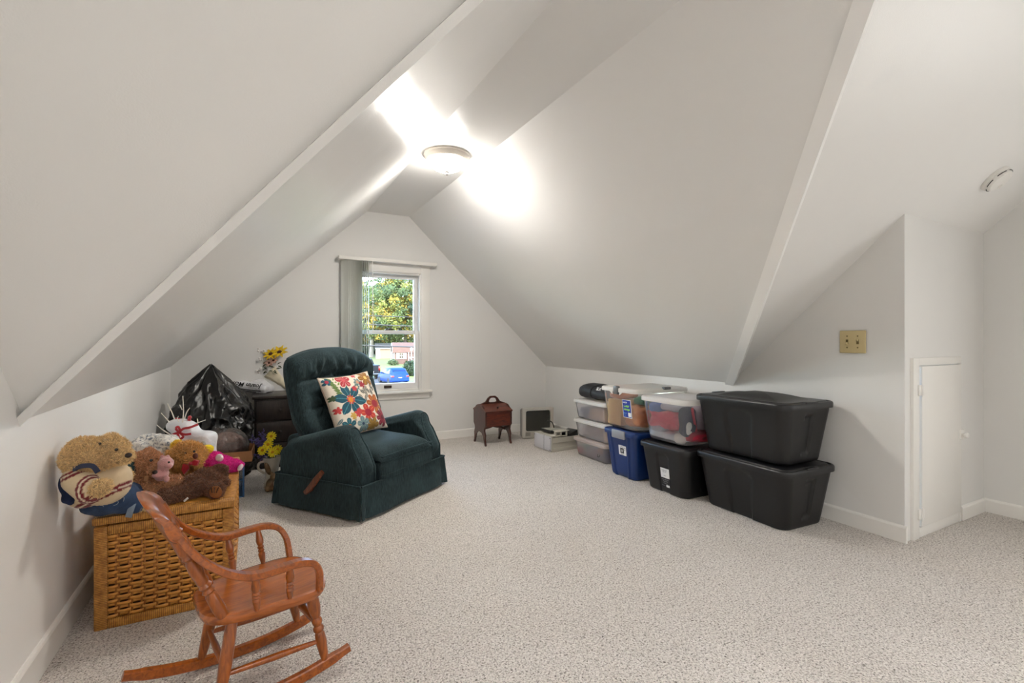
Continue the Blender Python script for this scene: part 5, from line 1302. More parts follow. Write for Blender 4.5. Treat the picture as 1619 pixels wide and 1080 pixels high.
# big tan bear in a cream sweater and denim overalls, slumped over the left front corner
hd = at(139, 723, 1.73); face = at(174, 714, 1.76); sn = at(193, 722, 1.75); to = at(158, 764, 1.775); hp = at(178, 789, 1.84)
paw = at(158, 772, 1.655); sleeve0 = at(123, 757, 1.69); sleeve1 = at(141, 775, 1.665); arm2 = at(193, 752, 1.85); foot = at(226, 800, 1.90)
bb = (at(178, 812, 1.86)[0], at(178, 812, 1.86)[1], CT)
bear, b0 = plush('teddy_bear', 'big tan teddy bear in cream striped sweater and denim overalls slumped over the chest', bb,
    [(hd, (.078, .074, .070)), (face, (.058, .060, .055)), (sn, (.036, .036, .028), -.2), (at(201, 724, 1.745), (.018, .022, .018)), (at(131, 704, 1.73), (.036, .028, .030)), (at(176, 695, 1.80), (.03, .026, .022)),
     (to, (.088, .075, .068), .35), (hp, (.070, .070, .045)), (sleeve0, sleeve1, .036, .032, 'c'), (paw, (.038, .030, .027), -.3), (to + RV * .05 + FV * .04, arm2, .034, .030, 'c'), (arm2, (.026, .026, .036)),
     (hp, foot, .045, .033, 'c'), (foot, (.036, .036, .034)), (hp + FV * .05, at(225, 790, 1.98), .045, .035, 'c')],
    TAN, .010, .0024, 24000, 11, curl=1.2, lump=.005, lscale=80, keep=lambda p: (np.linalg.norm(p + np.array(bb) - np.array(hd), axis=1) < .135) | (np.linalg.norm(p + np.array(bb) - np.array(sn), axis=1) < .07) | (np.linalg.norm(p + np.array(bb) - np.array(paw), axis=1) < .046) | (np.linalg.norm(p + np.array(bb) - np.array(arm2), axis=1) < .045) | (np.linalg.norm(p + np.array(bb) - np.array(foot), axis=1) < .05))
bead(bear, b0, at(184, 711, 1.715), .0055, M_EYE); bead(bear, b0, at(158, 702, 1.715), .0055, M_EYE)
bead(bear, b0, at(203, 720, 1.735), .011, M_NOSE, 'nose', (1, 1, .8))
mb = MB()
ellipsoid(mb, to - b0, (.099, .086, .074), (0, .35, CZ), 28, 18); ellipsoid(mb, at(172, 752, 1.775) - b0, (.072, .070, .050), (0, .35, CZ), 24, 14); ellipsoid(mb, at(140, 785, 1.77) - b0, (.062, .055, .040), (0, -.2, CZ), 24, 14)
capsule(mb, sleeve0 - b0, sleeve1 - b0, .047, .046)
me = fuse(mb, .006, 5); displace(me, lambda p, n: .0015 * math.sin(p.dot(RV) * 700) * .6 + .003 * noise.noise(p * 25))
def sweater(co):
    n = len(co); w = co + np.array(b0); col = np.tile(np.array(S(218, 196, 160)[:3]), (n, 1)); red, wht = np.array(S(116, 22, 30)[:3]), np.array(S(222, 206, 180)[:3])
    def band(q, a): # two dark red bands with a pale one between
        for lo, hi, c_ in ((0, .009, red), (.009, .014, wht), (.014, .022, red)): col[(q >= a + lo) & (q < a + hi)] = c_
    axis = np.array(RV * .46 - UV * .89)
    q = (w - np.array(to)) @ axis; band(q, .040); band(-q, .046)
    d = np.linalg.norm(w - np.array(paw), axis=1); sl = np.linalg.norm(w - np.array(sleeve1), axis=1) < .075
    keep_ = col.copy(); band(d, .044); col[~sl] = keep_[~sl]
    return col
vcolor(me, sweater); obj('sweater', me, printed('cream_knit', .95, .5, 350, .2), bear, auto=None)
M_DEN = mat('denim', S(44, 66, 98), .85, var=.3, vscale=30, bump=.3, bscale=400); M_DENL = mat('denim_inside', S(128, 142, 158), .85, var=.15, vscale=60); M_DEND = mat('denim_dark', S(26, 42, 78), .85, var=.3, vscale=30, bump=.4, bscale=40, bdist=.02); M_THR = mat('denim_thread', S(150, 164, 178), .8); M_STRAP = mat('overall_strap', S(46, 52, 74), .85)
mb = MB(); ellipsoid(mb, hp - b0, (.084, .082, .056), (0, -.25, CZ), 28, 16); capsule(mb, hp - b0, at(212, 793, 1.88) - b0, .056, .048); capsule(mb, hp + FV * .05 - b0, at(213, 785, 1.96) - b0, .055, .048); ellipsoid(mb, at(158, 797, 1.82) - b0, (.060, .06, .034), (0, -.2, CZ), 24, 12)
me = fuse(mb, .007, 4); displace(me, lambda p, n: .004 * noise.noise(p * 26)); ov = obj('overalls', me, M_DEN, bear, auto=None)
mb = MB(); d = (at(218, 797, 1.885) - at(205, 790, 1.87)); tube(mb, [at(206, 797, 1.875) - b0, at(216, 798, 1.885) - b0], [.049, .050], 22); obj('cuff', mb, M_DENL, ov)
for pts in ([(175, 777, 1.752), (181, 785, 1.757), (187, 795, 1.78), (178, 800, 1.78), (170, 801, 1.775)], [(184, 772, 1.765), (193, 778, 1.775), (196, 790, 1.80), (190, 799, 1.81)], [(148, 797, 1.752), (156, 795, 1.75), (164, 801, 1.765)]):
    mb = MB(); tube(mb, [p - b0 for p in smooth_path([at(*p) for p in pts], 16)], .0011, 5); obj('stitching', mb, M_THR, ov)
mb = MB(); bar(mb, smooth_path([at(116, 742, 1.66) - b0, at(130, 737, 1.655) - b0, at(146, 737, 1.66) - b0, at(155, 747, 1.667) - b0], 16), .016, .004, lambda i: FV * .3 + UV); obj('strap', mb, M_STRAP, bear)
mb = MB(); ellipsoid(mb, at(109, 763, 1.715) - b0, (.024, .030, .050), (0, .12, CZ), 22, 16); ellipsoid(mb, at(112, 785, 1.72) - b0, (.026, .03, .030), (0, .1, CZ), 18, 12)
me = fuse(mb, .006, 3); displace(me, lambda p, n: .006 * noise.noise(Vector((p.dot(RV) * 60, p.dot(FV) * 60, p.z * 12)))); jk = obj('denim_jacket', me, M_DEND, None, auto=None); jk.location = b0; tag(jk, 'crumpled dark blue denim jacket between the big tan bear and the left wall', 'jacket')
o = obj('plush_cushion', (lambda mb_: (ellipsoid(mb_, (0, 0, 0), (.045, .05, .04), (0, 0, CZ), 20, 12), mb_)[1])(MB()), mat('dark_teal_plush', S(30, 58, 62), .95, bump=.4, bscale=150), auto=None); o.location = at(199, 742, 1.96); tag(o, 'small dark teal plush tucked behind the snout of the big tan bear', 'plush toy')

# light brown curly bear
h2 = at(231, 737, 2.02); by2 = at(238, 776, 2.06)
b2_, c0 = plush('teddy_bear', 'light brown curly bear facing right beside the big tan bear', (by2[0], by2[1], CT),
    [(h2, (.070, .066, .062)), (at(246, 741, 1.99), (.030, .034, .030)), (at(214, 725, 2.03), (.026, .020, .024)), (at(236, 715, 2.06), (.022, .018, .018)), (by2, (.078, .07, .062)), (at(218, 773, 2.04), (.045, .05, .055)),
     (at(222, 764, 1.98), at(234, 786, 1.96), .032, .030, 'c'), (at(252, 770, 2.02), at(276, 763, 2.06), .042, .032, 'c'), (at(250, 785, 2.02), at(290, 774, 2.10), .038, .030, 'c'), (at(292, 766, 2.12), (.032, .032, .030))],
    LBR, .010, .0024, 20000, 12, curl=1.3, lump=.006, lscale=60)
bead(b2_, c0, at(239, 728, 1.953), .0058, M_EYE); bead(b2_, c0, at(245, 747, 1.957), .010, M_NOSE, 'nose', (1, .8, .9))
mb = MB(); rbox(mb, -.008, .008, -.002, .002, -.012, .012, .001, 1, TR(at(231, 757, 1.955) - c0, (0, .3, CZ))); obj('sewn_tag', mb, mat('tag_tan', S(172, 128, 90), .8), b2_)

# golden bear with red bow
h3 = at(297, 721, 2.24); y3 = at(290, 755, 2.30)
b3_, g0 = plush('teddy_bear', 'shaggy golden bear with a red ribbon bow behind the light brown bear', (y3[0], y3[1], CT),
    [(h3, (.066, .062, .062)), (at(306, 727, 2.185), (.030, .030, .024)), (at(273, 719, 2.26), (.024, .018, .026)), (at(319, 716, 2.27), (.020, .018, .024)), (y3, (.070, .065, .075)), (at(272, 750, 2.24), at(262, 768, 2.20), .030, .028, 'c'), (at(306, 748, 2.24), at(312, 765, 2.22), .028, .026, 'c')],
    GLD, .017, .0020, 18000, 13, curl=.7, lump=.004, droop=.2)
bead(b3_, g0, at(293, 717, 2.178), .0055, M_EYE); bead(b3_, g0, at(307, 714, 2.18), .0055, M_EYE); bead(b3_, g0, at(309, 721, 2.15), .012, mat('brown_nose', S(92, 42, 24), .6), 'nose', (.9, .8, 1.1))
M_RIB = mat('red_ribbon', S(176, 24, 40), .35, sheen=.3)
for pts in ([(298, 735), (291, 733), (288, 742), (292, 750), (298, 742)], [(303, 731), (308, 727), (315, 729), (312, 736), (305, 735)]):
    mb = MB(); prism(mb, [((at(u, v, 2.15) - g0).dot(RV), (at(u, v, 2.15) - g0).z) for u, v in pts], 'y', -.006, .006, Matrix.Translation(FV * ((at(300, 735, 2.15) - g0).dot(FV))) @ Matrix.Rotation(CZ, 4, 'Z')); obj('bow_loop', mb, M_RIB, b3_)
bead(b3_, g0, at(301, 733, 2.14), .008, M_RIB, 'bow_knot')
o = plush('plush_duck', 'small yellow plush peeking out behind the left ear of the golden bear', tuple(at(281, 712, 2.40))[:2] + (CT,), [(at(281, 706, 2.40), (.032, .03, .034)), (at(283, 735, 2.42), (.04, .04, .055))], (232, 168, 44), .006, .003, 2500, 31)[0]

# pink pig
M_PIG = mat('pink_plush', S(196, 142, 140), .9, bump=.4, bscale=300, sheen=.4)
pg = at(256, 752, 2.0); pig = thing('plush_pig', 'small pale pink plush pig held between the light brown and golden bears', 'plush toy', pg)
mb = MB()
for c_, r in ((at(262, 733, 1.985), (.030, .030, .026)), (at(255, 749, 1.985), (.028, .028, .032)), (at(268, 737, 1.965), (.013, .014, .011)), (at(247, 752, 1.96), (.018, .014, .011)), (at(263, 757, 1.96), (.012, .012, .016)), (at(256, 723, 1.99), (.010, .006, .013)), (at(266, 723, 2.0), (.010, .006, .012))): ellipsoid(mb, c_ - pg, r, (0, 0, CZ), 18, 12)
obj('body', fuse(mb, .0055, 4), M_PIG, pig, auto=None); bead(pig, pg, at(267, 731, 1.953), .0042, M_EYE)

def up0(c, r):
    c = Vector(c); c.z = max(c.z, CT + r * .9); return c
# dark brown bear lying along the front edge
y4 = at(322, 758, 2.17)
b4_, d0 = plush('teddy_bear', 'dark brown bear lying on its side along the front edge of the chest', (y4[0], y4[1], CT),
    [(y4, (.058, .052, .048), -.3), (at(310, 770, 2.10), (.042, .042, .040)), (at(345, 748, 2.27), (.042, .042, .038)), (at(354, 742, 2.27), (.02, .016, .022)), (at(307, 775, 2.07), at(262, 796, 1.975), .034, .030, 'c'), (at(257, 793, 1.985), (.033, .03, .030)), (at(323, 778, 2.12), at(336, 783, 2.08), .028, .026, 'c'), (at(341, 784, 2.055), (.038, .024, .036)),
     (at(340, 764, 2.22), at(354, 768, 2.20), .027, .024, 'c'), (at(300, 760, 2.1), at(288, 774, 2.06), .026, .024, 'c')],
    DBR, .009, .0022, 18000, 14, curl=.8, lump=.004, tip=1.5)
mb = MB(); ellipsoid(mb, up0(at(341, 784, 2.026), .036) - d0, (.027, .010, .026), (0, 0, CZ), 20, 12); obj('foot_pad', mb, mat('rust_pad', S(140, 84, 40), .9, bump=.5, bscale=200), b4_)
for dx in (-5, 0, 5):
    mb = MB(); g_ = up0(at(341, 784, 2.026), .036) - d0; tube(mb, [g_ + RV * dx * .0018 - FV * .0105, g_ + RV * dx * .0032 + UV * .022 - FV * .006], .0018, 5); obj('toe_stitch', mb, M_EYE, b4_)
mb = MB(); rbox(mb, -.012, .012, -.001, .001, -.004, .004, .0008, 1, TR(at(294, 790, 1.985) - d0, (0, -.7, CZ))); obj('care_tag', mb, M_LBW, b4_)

# hot pink plush
M_WPL2 = mat('white_plush', S(236, 222, 226), .95, bump=.5, bscale=200)
y5 = at(350, 745, 2.52)
b5_, p0 = plush('plush_dog', 'hot pink plush animal with white patches on the right rear of the chest', (y5[0], y5[1], CT),
    [(at(336, 727, 2.52), (.050, .05, .040)), (at(352, 737, 2.50), (.060, .055, .036), .3), (at(368, 739, 2.47), (.036, .036, .030)), (at(357, 748, 2.45), at(353, 752, 2.42), .024, .022, 'c'), (at(372, 732, 2.5), at(378, 736, 2.46), .020, .020, 'c')],
    (226, 40, 150), .008, .0022, 11000, 15, curl=.7, tip=1.12)
for p, r in ((at(347, 724, 2.462), (.020, .012, .020)), (at(380, 739, 2.44), (.010, .016, .018)), (at(355, 752, 2.405), (.022, .014, .012)), (at(362, 738, 2.452), (.006, .006, .020))):
    mb = MB(); ellipsoid(mb, p - p0, r, (0, .5, CZ), 18, 12); obj('white_patch', mb, M_WPL2, b5_, auto=None)
# parrot
y6 = at(325, 722, 2.50); pr = thing('plush_parrot', 'small plush parrot in yellow, green and orange behind the hot pink plush', 'plush toy', (y6[0], y6[1], CT)); q0 = Vector((y6[0], y6[1], CT))
for nm_, c_, blobs in (('head', (236, 206, 40), [(at(328, 710, 2.49), (.030, .03, .024))]), ('body', (112, 138, 44), [(at(323, 718, 2.50), (.028, .03, .028)), (at(325, 733, 2.52), (.034, .034, .05))]), ('wing', (224, 140, 60), [(at(315, 712, 2.50), (.012, .022, .026))]), ('crest', (150, 150, 140), [(at(321, 702, 2.51), (.014, .014, .014))])):
    mb = MB()
    for c2_, r in blobs: ellipsoid(mb, c2_ - q0, r, (0, 0, CZ), 20, 12)
    me = fuse(mb, .006, 3); displace(me, lambda p, n: .003 * noise.noise(p * 80)); obj(nm_, me, mat('parrot_' + nm_, S(*c_), .95, var=.2, vscale=60, bump=.6, bscale=240), pr, auto=None)
# plush stuffed behind: patterned cloth bundle, white bag with bow, twigs
def pattern_mat():
    m, nt, b, out = new_mat('grey_floral_cloth'); tc = N(nt, 'ShaderNodeTexCoord'); nz = N(nt, 'ShaderNodeTexNoise', i_Scale=46.0, i_Detail=5.0, i_Distortion=1.5); nt.links.new(tc.outputs['Object'], nz.inputs[0])
    nt.links.new(ramp(nt, nz.outputs[0], [(.36, S(112, 118, 128)), (.46, S(206, 204, 200)), (.6, S(232, 228, 220))]), b.inputs['Base Color']); b.inputs['Roughness'].default_value = .9; return m
cbp = at(240, 702, 2.50); mb = MB()
for c_, r in ((cbp, (.090, .07, .055)), (at(222, 712, 2.46), (.055, .06, .06)), (at(262, 705, 2.48), (.07, .06, .06)), (at(240, 728, 2.52), (.10, .08, .05))): ellipsoid(mb, c_ - cbp, r, (0, 0, CZ), 22, 14)
me = fuse(mb, .010, 4); displace(me, lambda p, n: .012 * noise.noise(p * 22) + .006 * noise.noise(p * 55)); o = obj('cloth_bundle', me, pattern_mat(), auto=None); o.location = cbp; tag(o, 'bundle of white cloth with grey flowers behind the light brown bear', 'fabric')
M_WBAG = film('white_bag_film', S(226, 226, 230), .35)
wbp = Vector((at(306, 705, 2.66)[0], at(306, 705, 2.66)[1], CT)); wb_ = thing('gift_bag', 'white plastic gift bag tied with a red ribbon bow at the back of the chest', 'bag', wbp)
mb = MB()
rbox(mb, -.105, .105, -.06, .06, 0, .175, .03, 3, TR((0, 0, 0), (0, .06, CZ))); ellipsoid(mb, (-.06 * CY, .06 * SY, .19), (.09, .06, .05), (0, .2, CZ), 22, 12); lathe(mb, [(.05, .17), (.022, .212), (.012, .226)], 20, Matrix.Translation(at(285, 690, 2.62) - wbp - Vector((0, 0, .19))))
me = fuse(mb, .010, 5); displace(me, lambda p, n: .005 * noise.noise(p * 20)); obj('bag_body', me, M_WBAG, wb_, auto=None)
for pts in ([(283, 684), (290, 678), (300, 676), (313, 671)], [(283, 684), (292, 687), (302, 686)], [(283, 684), (276, 686), (270, 689)], [(284, 684), (278, 678), (282, 675), (286, 683)], [(284, 684), (290, 690), (284, 694), (281, 686)]):
    mb = MB(); bar(mb, smooth_path([at(u, v, 2.565) - wbp for u, v in pts], 12), .012, .003, UV); obj('ribbon', mb, M_RIB, wb_)
M_TWIG = mat('white_twig', S(232, 226, 214), .6)
for k, (a_, b_, c_, sd_) in enumerate([((286, 685), (290, 655), (289, 626), (288, 648, 284, 640)), ((283, 684), (273, 655), (265, 638), (278, 668, 282, 658)), ((286, 684), (294, 655), (300, 645), None), ((280, 686), (268, 668), (255, 653), (269, 672, 265, 676)), ((274, 690), (258, 680), (248, 672), None), ((294, 686), (306, 672), (325, 664), (313, 668, 312, 662)), ((286, 684), (283, 668), (280, 662), None)]):
    tt = 2.63 + .02 * (k % 3); mb = MB(); p_ = smooth_path([at(a_[0], a_[1], tt), at(b_[0], b_[1], tt), at(c_[0], c_[1], tt)], 12); g = p_[0].copy()
    tube(mb, [x - g for x in p_], [.0042 - .0002 * i for i in range(13)], 7)
    if sd_: tube(mb, [at(sd_[0], sd_[1], tt) - g, at(sd_[2], sd_[3], tt) - g], [.0028, .0018], 6)
    o = obj('twig', mb, M_TWIG); o.location = g; tag(o, ['tall upright white twig with a short fork rising from the gift bag', 'white twig leaning left beside the tallest one in the gift bag', 'white twig leaning slightly right in the gift bag', 'curved white twig reaching left over the cloth bundle', 'lowest white twig at far left of the gift bag', 'forked white twig spreading right over the gift bag', 'short white twig in the middle of the gift bag'][k], 'twig', 'white twigs in the gift bag')
for k, (u, v) in enumerate([(280, 668), (284, 664), (296, 668), (299, 662), (301, 670), (292, 666)]):
    pass
br_ = thing('berry_spray', 'red berry spray among the white twigs of the gift bag', 'decoration', at(290, 684, 2.66)); g = at(290, 684, 2.66)
for u, v in [(281, 669), (283, 664), (279, 663), (296, 670), (299, 664), (301, 669), (297, 675), (300, 660)]:
    mb = MB(); tube(mb, [Vector((0, 0, 0)), at(u, v, 2.66) - g], .0015, 5); ellipsoid(mb, at(u, v, 2.66) - g, .010, (0, 0, 0), 12, 8); obj('berry', mb, M_RIB, br_)

# ---------------------------------------------------------------- vase with figurine, lavender and daisies
M_CER = mat('white_ceramic', S(214, 206, 190), .2, var=.12, vscale=18, coat=.3); M_CAT = mat('brown_glaze', S(132, 104, 72), .35, var=.4, vscale=28, coat=.2); M_CATW = mat('cream_glaze', S(206, 190, 164), .3, var=.15, vscale=30)
vp = Vector((at(430, 776, 3.60)[0], at(430, 776, 3.60)[1], 0)); va = thing('vase', 'white ceramic vase with a brown cat figure at its foot beside the recliner', 'vase', vp)
mb = MB(); lathe(mb, [(.050, 0), (.056, .01), (.052, .05), (.044, .10), (.046, .15), (.056, .20), (.064, .235), (.060, .236), (.050, .20), (.04, .15), (.038, .11), (.001, .10)], 32, cap=False); obj('vase_body', mb, M_CER, va)
mb = MB(); tube(mb, smooth_path([(-.05, -.02, .21), (-.085, -.02, .20), (-.09, -.02, .16), (-.05, -.02, .12)], 14), [.009] * 15, 8); obj('handle', mb, M_CER, va)
mb = MB()
for c_, r in (((-.005, -.075, .045), (.040, .042, .050)), ((.012, -.085, .105), (.030, .03, .028)), ((.018, -.108, .098), (.015, .014, .011)), ((-.006, -.085, .135), (.009, .007, .015)), ((.03, -.085, .135), (.009, .007, .015)), ((-.03, -.09, .022), (.022, .032, .022)), ((.02, -.105, .03), (.012, .013, .034)), ((-.035, -.06, .02), (.02, .03, .018))): ellipsoid(mb, c_, r, (0, 0, 0), 18, 12)
fg = obj('cat_figure', fuse(mb, .006, 4), M_CAT, va, auto=None)
mb = MB(); ellipsoid(mb, (.022, -.112, .055), (.018, .012, .032), (0, 0, 0), 16, 10); ellipsoid(mb, (.024, -.118, .094), (.010, .008, .008), (0, 0, 0), 12, 8); obj('white_bib', mb, M_CATW, fg)
mb = MB(); ellipsoid(mb, (-.03, -.052, .16), (.018, .010, .05), (0, -.3, 0), 14, 10); obj('painted_leaf', mb, M_CAT, va)
M_PET = mat('daisy_petal', S(232, 214, 40), .7); M_DISC = mat('daisy_disc', S(200, 140, 24), .9, bump=.5, bscale=400); M_STEM = mat('stem_green', S(60, 92, 44), .7)
def daisy(name, label, group, pos, R_, npet, m_pet, m_disc, base, wid=.30, disc=.26, yaw=None, pitch=-1.2):
    t = thing(name, label, 'flower', base, group=group); b = Vector(base); p = Vector(pos) - b
    mb = MB(); tube(mb, smooth_path([(0, 0, 0), p * .5 + Vector((.01, .01, .02)), p], 8), .0022, 6); obj('stem', mb, M_STEM, t)
    M = Matrix.Translation(p) @ Euler((0, 0, CZ if yaw is None else yaw)).to_matrix().to_4x4() @ Euler((-pitch if pitch > 0 else -pitch, 0, 0)).to_matrix().to_4x4()
    pm = MB(); L = R_; w = R_ * wid
    v = [(disc * R_ * .5, 0, 0), (L * .45, -w * .42, .004), (L * .8, -w * .5, .004), (L, 0, -.002), (L * .8, w * .5, .004), (L * .45, w * .42, .004), (L * .6, 0, -.0015)]
    for k in range(npet):
        pm2 = MB(); pm2.add(v + [(x, y, z - .0012) for x, y, z in v], [(0, 1, 6), (1, 2, 6), (2, 3, 6), (3, 4, 6), (4, 5, 6), (5, 0, 6), (8, 7, 13), (9, 8, 13), (10, 9, 13), (11, 10, 13), (12, 11, 13), (7, 12, 13)] + [(i, 7 + i, 7 + (i + 1) % 6, (i + 1) % 6) for i in range(6)], 0, M @ Matrix.Rotation(2 * PI * k / npet + .07 * math.sin(k * 5), 4, 'Z'))
        obj('petal', pm2, m_pet, t)
    d = MB(); ellipsoid(d, (0, 0, .003), (R_ * disc, R_ * disc, R_ * disc * .5), (0, 0, 0), 14, 8); me = d.mesh('disc'); me.transform(M); obj('disc', me, m_disc, t)
    return t
vt = vp + Vector((0, 0, .23))
for (u, v, t_), lab in zip([(429, 690, 3.52), (424, 703, 3.50), (415, 712, 3.50), (431, 715, 3.47), (439, 711, 3.55)], ['yellow daisy standing highest in the vase by the recliner', 'yellow daisy second from the top in the vase', 'yellow daisy farthest left in the vase', 'yellow daisy lowest and fullest at the front of the vase', 'yellow daisy half hidden by the recliner at the right of the vase']):
    daisy('daisy', lab, 'yellow daisies in the vase', at(u, v, t_), .040, 13, M_PET, M_DISC, vt - Vector((0, 0, .06)))
M_LAV = mat('lavender', S(104, 92, 150), .9, var=.3, vscale=80); M_LAVS = mat('lavender_stem', S(86, 90, 104), .8)
rng = random.Random(11)
for k in range(18):
    tip = at(rng.uniform(394, 428), rng.uniform(677, 712), rng.uniform(3.5, 3.8)) if k < 15 else at(rng.uniform(398, 416), rng.uniform(715, 728), 3.55)
    mb = MB(); g = vt - Vector((0, 0, .06)); p_ = smooth_path([(0, 0, 0), (tip - g) * .55 + Vector((0, 0, .03)), tip - g], 14); tube(mb, p_, .0014, 5)
    fm = MB()
    for i in range(26):
        q_ = p_[7 + i * 7 // 25] + Vector((rng.uniform(-.010, .010), rng.uniform(-.010, .010), rng.uniform(-.012, .010))); ellipsoid(fm, q_, (.0042, .0042, .0065), (rng.random(), rng.random(), 0), 6, 4)
    t = thing('lavender_sprig', 'violet lavender sprig spreading left of the daisies in the vase', 'flower', g, group='lavender sprigs in the vase'); obj('stem', mb, M_LAVS, t); f_ = obj('florets', fm, M_LAV, t); f_['kind'] = 'stuff'
for k in range(7):
    mb = MB(); p = Vector((rng.uniform(-.04, .04), rng.uniform(-.05, .02), rng.uniform(.02, .08))); a = rng.uniform(0, 6)
    mb.add([(0, 0, 0), (.012, .03, .01), (0, .07, .0), (-.012, .03, .01), (0, .03, .004)], [(0, 1, 4), (1, 2, 4), (2, 3, 4), (3, 0, 4)], 0, TR(p, (.4, .3, a))); obj('leaf', mb, mat('dark_leaf', S(34, 50, 34), .7), va, smooth=False)

# bag and bouquet on the cabinet
sp_ = at(399, 607, 4.42); spb = Vector((sp_[0], sp_[1], .632)); sg = thing('shopping_bag', 'white plastic shopping bag with black lettering lying on the dark cabinet', 'bag', spb)
mb = MB(); rbox(mb, -.16, .16, -.10, .10, .002, .085, .035, 3, TR((0.005, 0, 0), (0, .10, CZ))); ellipsoid(mb, (.06, 0, .07), (.09, .08, .045), (0, 0, CZ), 20, 12); ellipsoid(mb, (-.13, .06, .05), (.05, .05, .04), (0, 0, CZ), 20, 12)
me = fuse(mb, .010, 4); displace(me, lambda p, n: .012 * noise.noise(p * 16) + .006 * noise.noise(p * 45)); obj('bag_body', me, M_WBAG, sg, auto=None)
me = text_mesh('Joann Mcn', .060, .0006, .0012); me.transform(Matrix.Translation((-.005 - SY * .085 + .0, -CY * .105, .078)) @ Matrix.Rotation(CZ, 4, 'Z') @ Matrix.Rotation(.13, 4, 'Y') @ Matrix.Rotation(math.radians(52), 4, 'X') @ Matrix.Rotation(PI, 4, 'Z')); obj('lettering', me, M_INK, sg, smooth=False)
for z, ln in ((.036, .13), (.024, .09)):
    mb = MB(); rbox(mb, -ln, ln, -.002, .002, -.004, .004, .001, 1, TR((-.05 * SY * 2, -.116 * CY, z), (0, .13, CZ))); obj('printed_band', mb, M_INK, sg)
bq = at(434, 598, 4.62); bqb = Vector((bq[0] + .02, bq[1], .72)); bo = thing('bouquet', 'artificial bouquet of yellow, pink and white flowers wrapped in cream paper on the cabinet', 'bouquet', bqb)
mb = MB(); turned(mb, bqb - bqb + Vector((.10, -.02, -.075)), at(427, 588, 4.62) - bqb, [(0, .022), (.3, .036), (.7, .06), (1, .085)], 18); me = fuse(mb, .008, 2); displace(me, lambda p, n: .004 * noise.noise(p * 40)); obj('paper_wrap', me, mat('cream_paper', S(222, 212, 186), .8), bo, auto=None)
M_SUN, M_PNK, M_BLO, M_BRN = mat('sunflower_petal', S(226, 190, 30), .7), mat('pink_petal', S(196, 160, 146), .8), mat('white_blossom', S(232, 226, 222), .8), mat('flower_disc', S(70, 36, 24), .9)
def head(p, R_, npet, mp, md, M0, parent=bo, wid=.4):
    v = [(R_ * .15, 0, 0), (R_ * .5, -R_ * wid * .45, .006), (R_, 0, .002), (R_ * .5, R_ * wid * .45, .006)]
    hd_ = MB(); ellipsoid(hd_, (0, 0, .002), (R_ * .26, R_ * .26, R_ * .16), (0, 0, 0), 12, 7); me = hd_.mesh('disc'); me.transform(M0); h_ = obj('flower_head', me, md, parent)
    for k in range(npet):
        m_ = MB(); m_.add(v + [(x, y, z - .0015) for x, y, z in v], [(0, 1, 2, 3), (7, 6, 5, 4), (0, 4, 5, 1), (1, 5, 6, 2), (2, 6, 7, 3), (3, 7, 4, 0)], 0, M0 @ Matrix.Rotation(2 * PI * k / npet, 4, 'Z') @ Matrix.Rotation(-.25 * (k % 2), 4, 'Y')); obj('petal', m_, mp, h_, smooth=False)
for (u, v, t_), R_, rx_ in (((428, 560, 4.56), .075, .9), ((442, 557, 4.58), .085, .8), ((436, 554, 4.66), .07, .6)):
    head(None, R_, 14, M_SUN, M_BRN, Matrix.Translation(at(u, v, t_) - bqb) @ Matrix.Rotation(CZ, 4, 'Z') @ Matrix.Rotation(rx_, 4, 'X'))
for (u, v, t_) in ((419, 570, 4.58), (426, 574, 4.55), (432, 570, 4.56), (421, 579, 4.6)):
    head(None, .048, 9, M_PNK, M_BRN, Matrix.Translation(at(u, v, t_) - bqb) @ Matrix.Rotation(CZ, 4, 'Z') @ Matrix.Rotation(1.0, 4, 'X'), wid=.6)
rng = random.Random(4)
for k in range(30):
    u, v = rng.uniform(406, 427), rng.uniform(551, 592); p = at(u, v, 4.56 + rng.uniform(-.05, .08)) - bqb
    mb = MB(); tube(mb, smooth_path([at(428, 585, 4.6) - bqb, (at(428, 585, 4.6) - bqb + p) / 2 + Vector((0, 0, .01)), p], 6), .0014, 5); obj('spray_stem', mb, M_STEM, bo)
    mb = MB()
    for j in range(3): ellipsoid(mb, p + Vector((rng.uniform(-.012, .012), rng.uniform(-.01, .01), rng.uniform(-.012, .012))), (.010, .007, .009), (rng.random(), 0, 0), 8, 5)
    b_ = obj('blossom', mb, M_BLO, bo); b_['kind'] = 'stuff'
for k in range(22):
    p = at(rng.uniform(414, 440), rng.uniform(576, 588), 4.55) - bqb; mb = MB(); mb.add([(0, 0, 0), (.009, .02, .006), (0, .05, .0), (-.009, .02, .006), (0, .02, .003)], [(0, 1, 4), (1, 2, 4), (2, 3, 4), (3, 0, 4)], 0, TR(p, (rng.uniform(-1, 1), rng.uniform(-1, 1), rng.uniform(0, 6)))); obj('leaf', mb, mat('olive_leaf', S(74, 82, 52), .7), bo, smooth=False)
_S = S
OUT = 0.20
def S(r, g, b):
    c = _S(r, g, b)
    return (c[0] * OUT, c[1] * OUT, c[2] * OUT, 1.0)
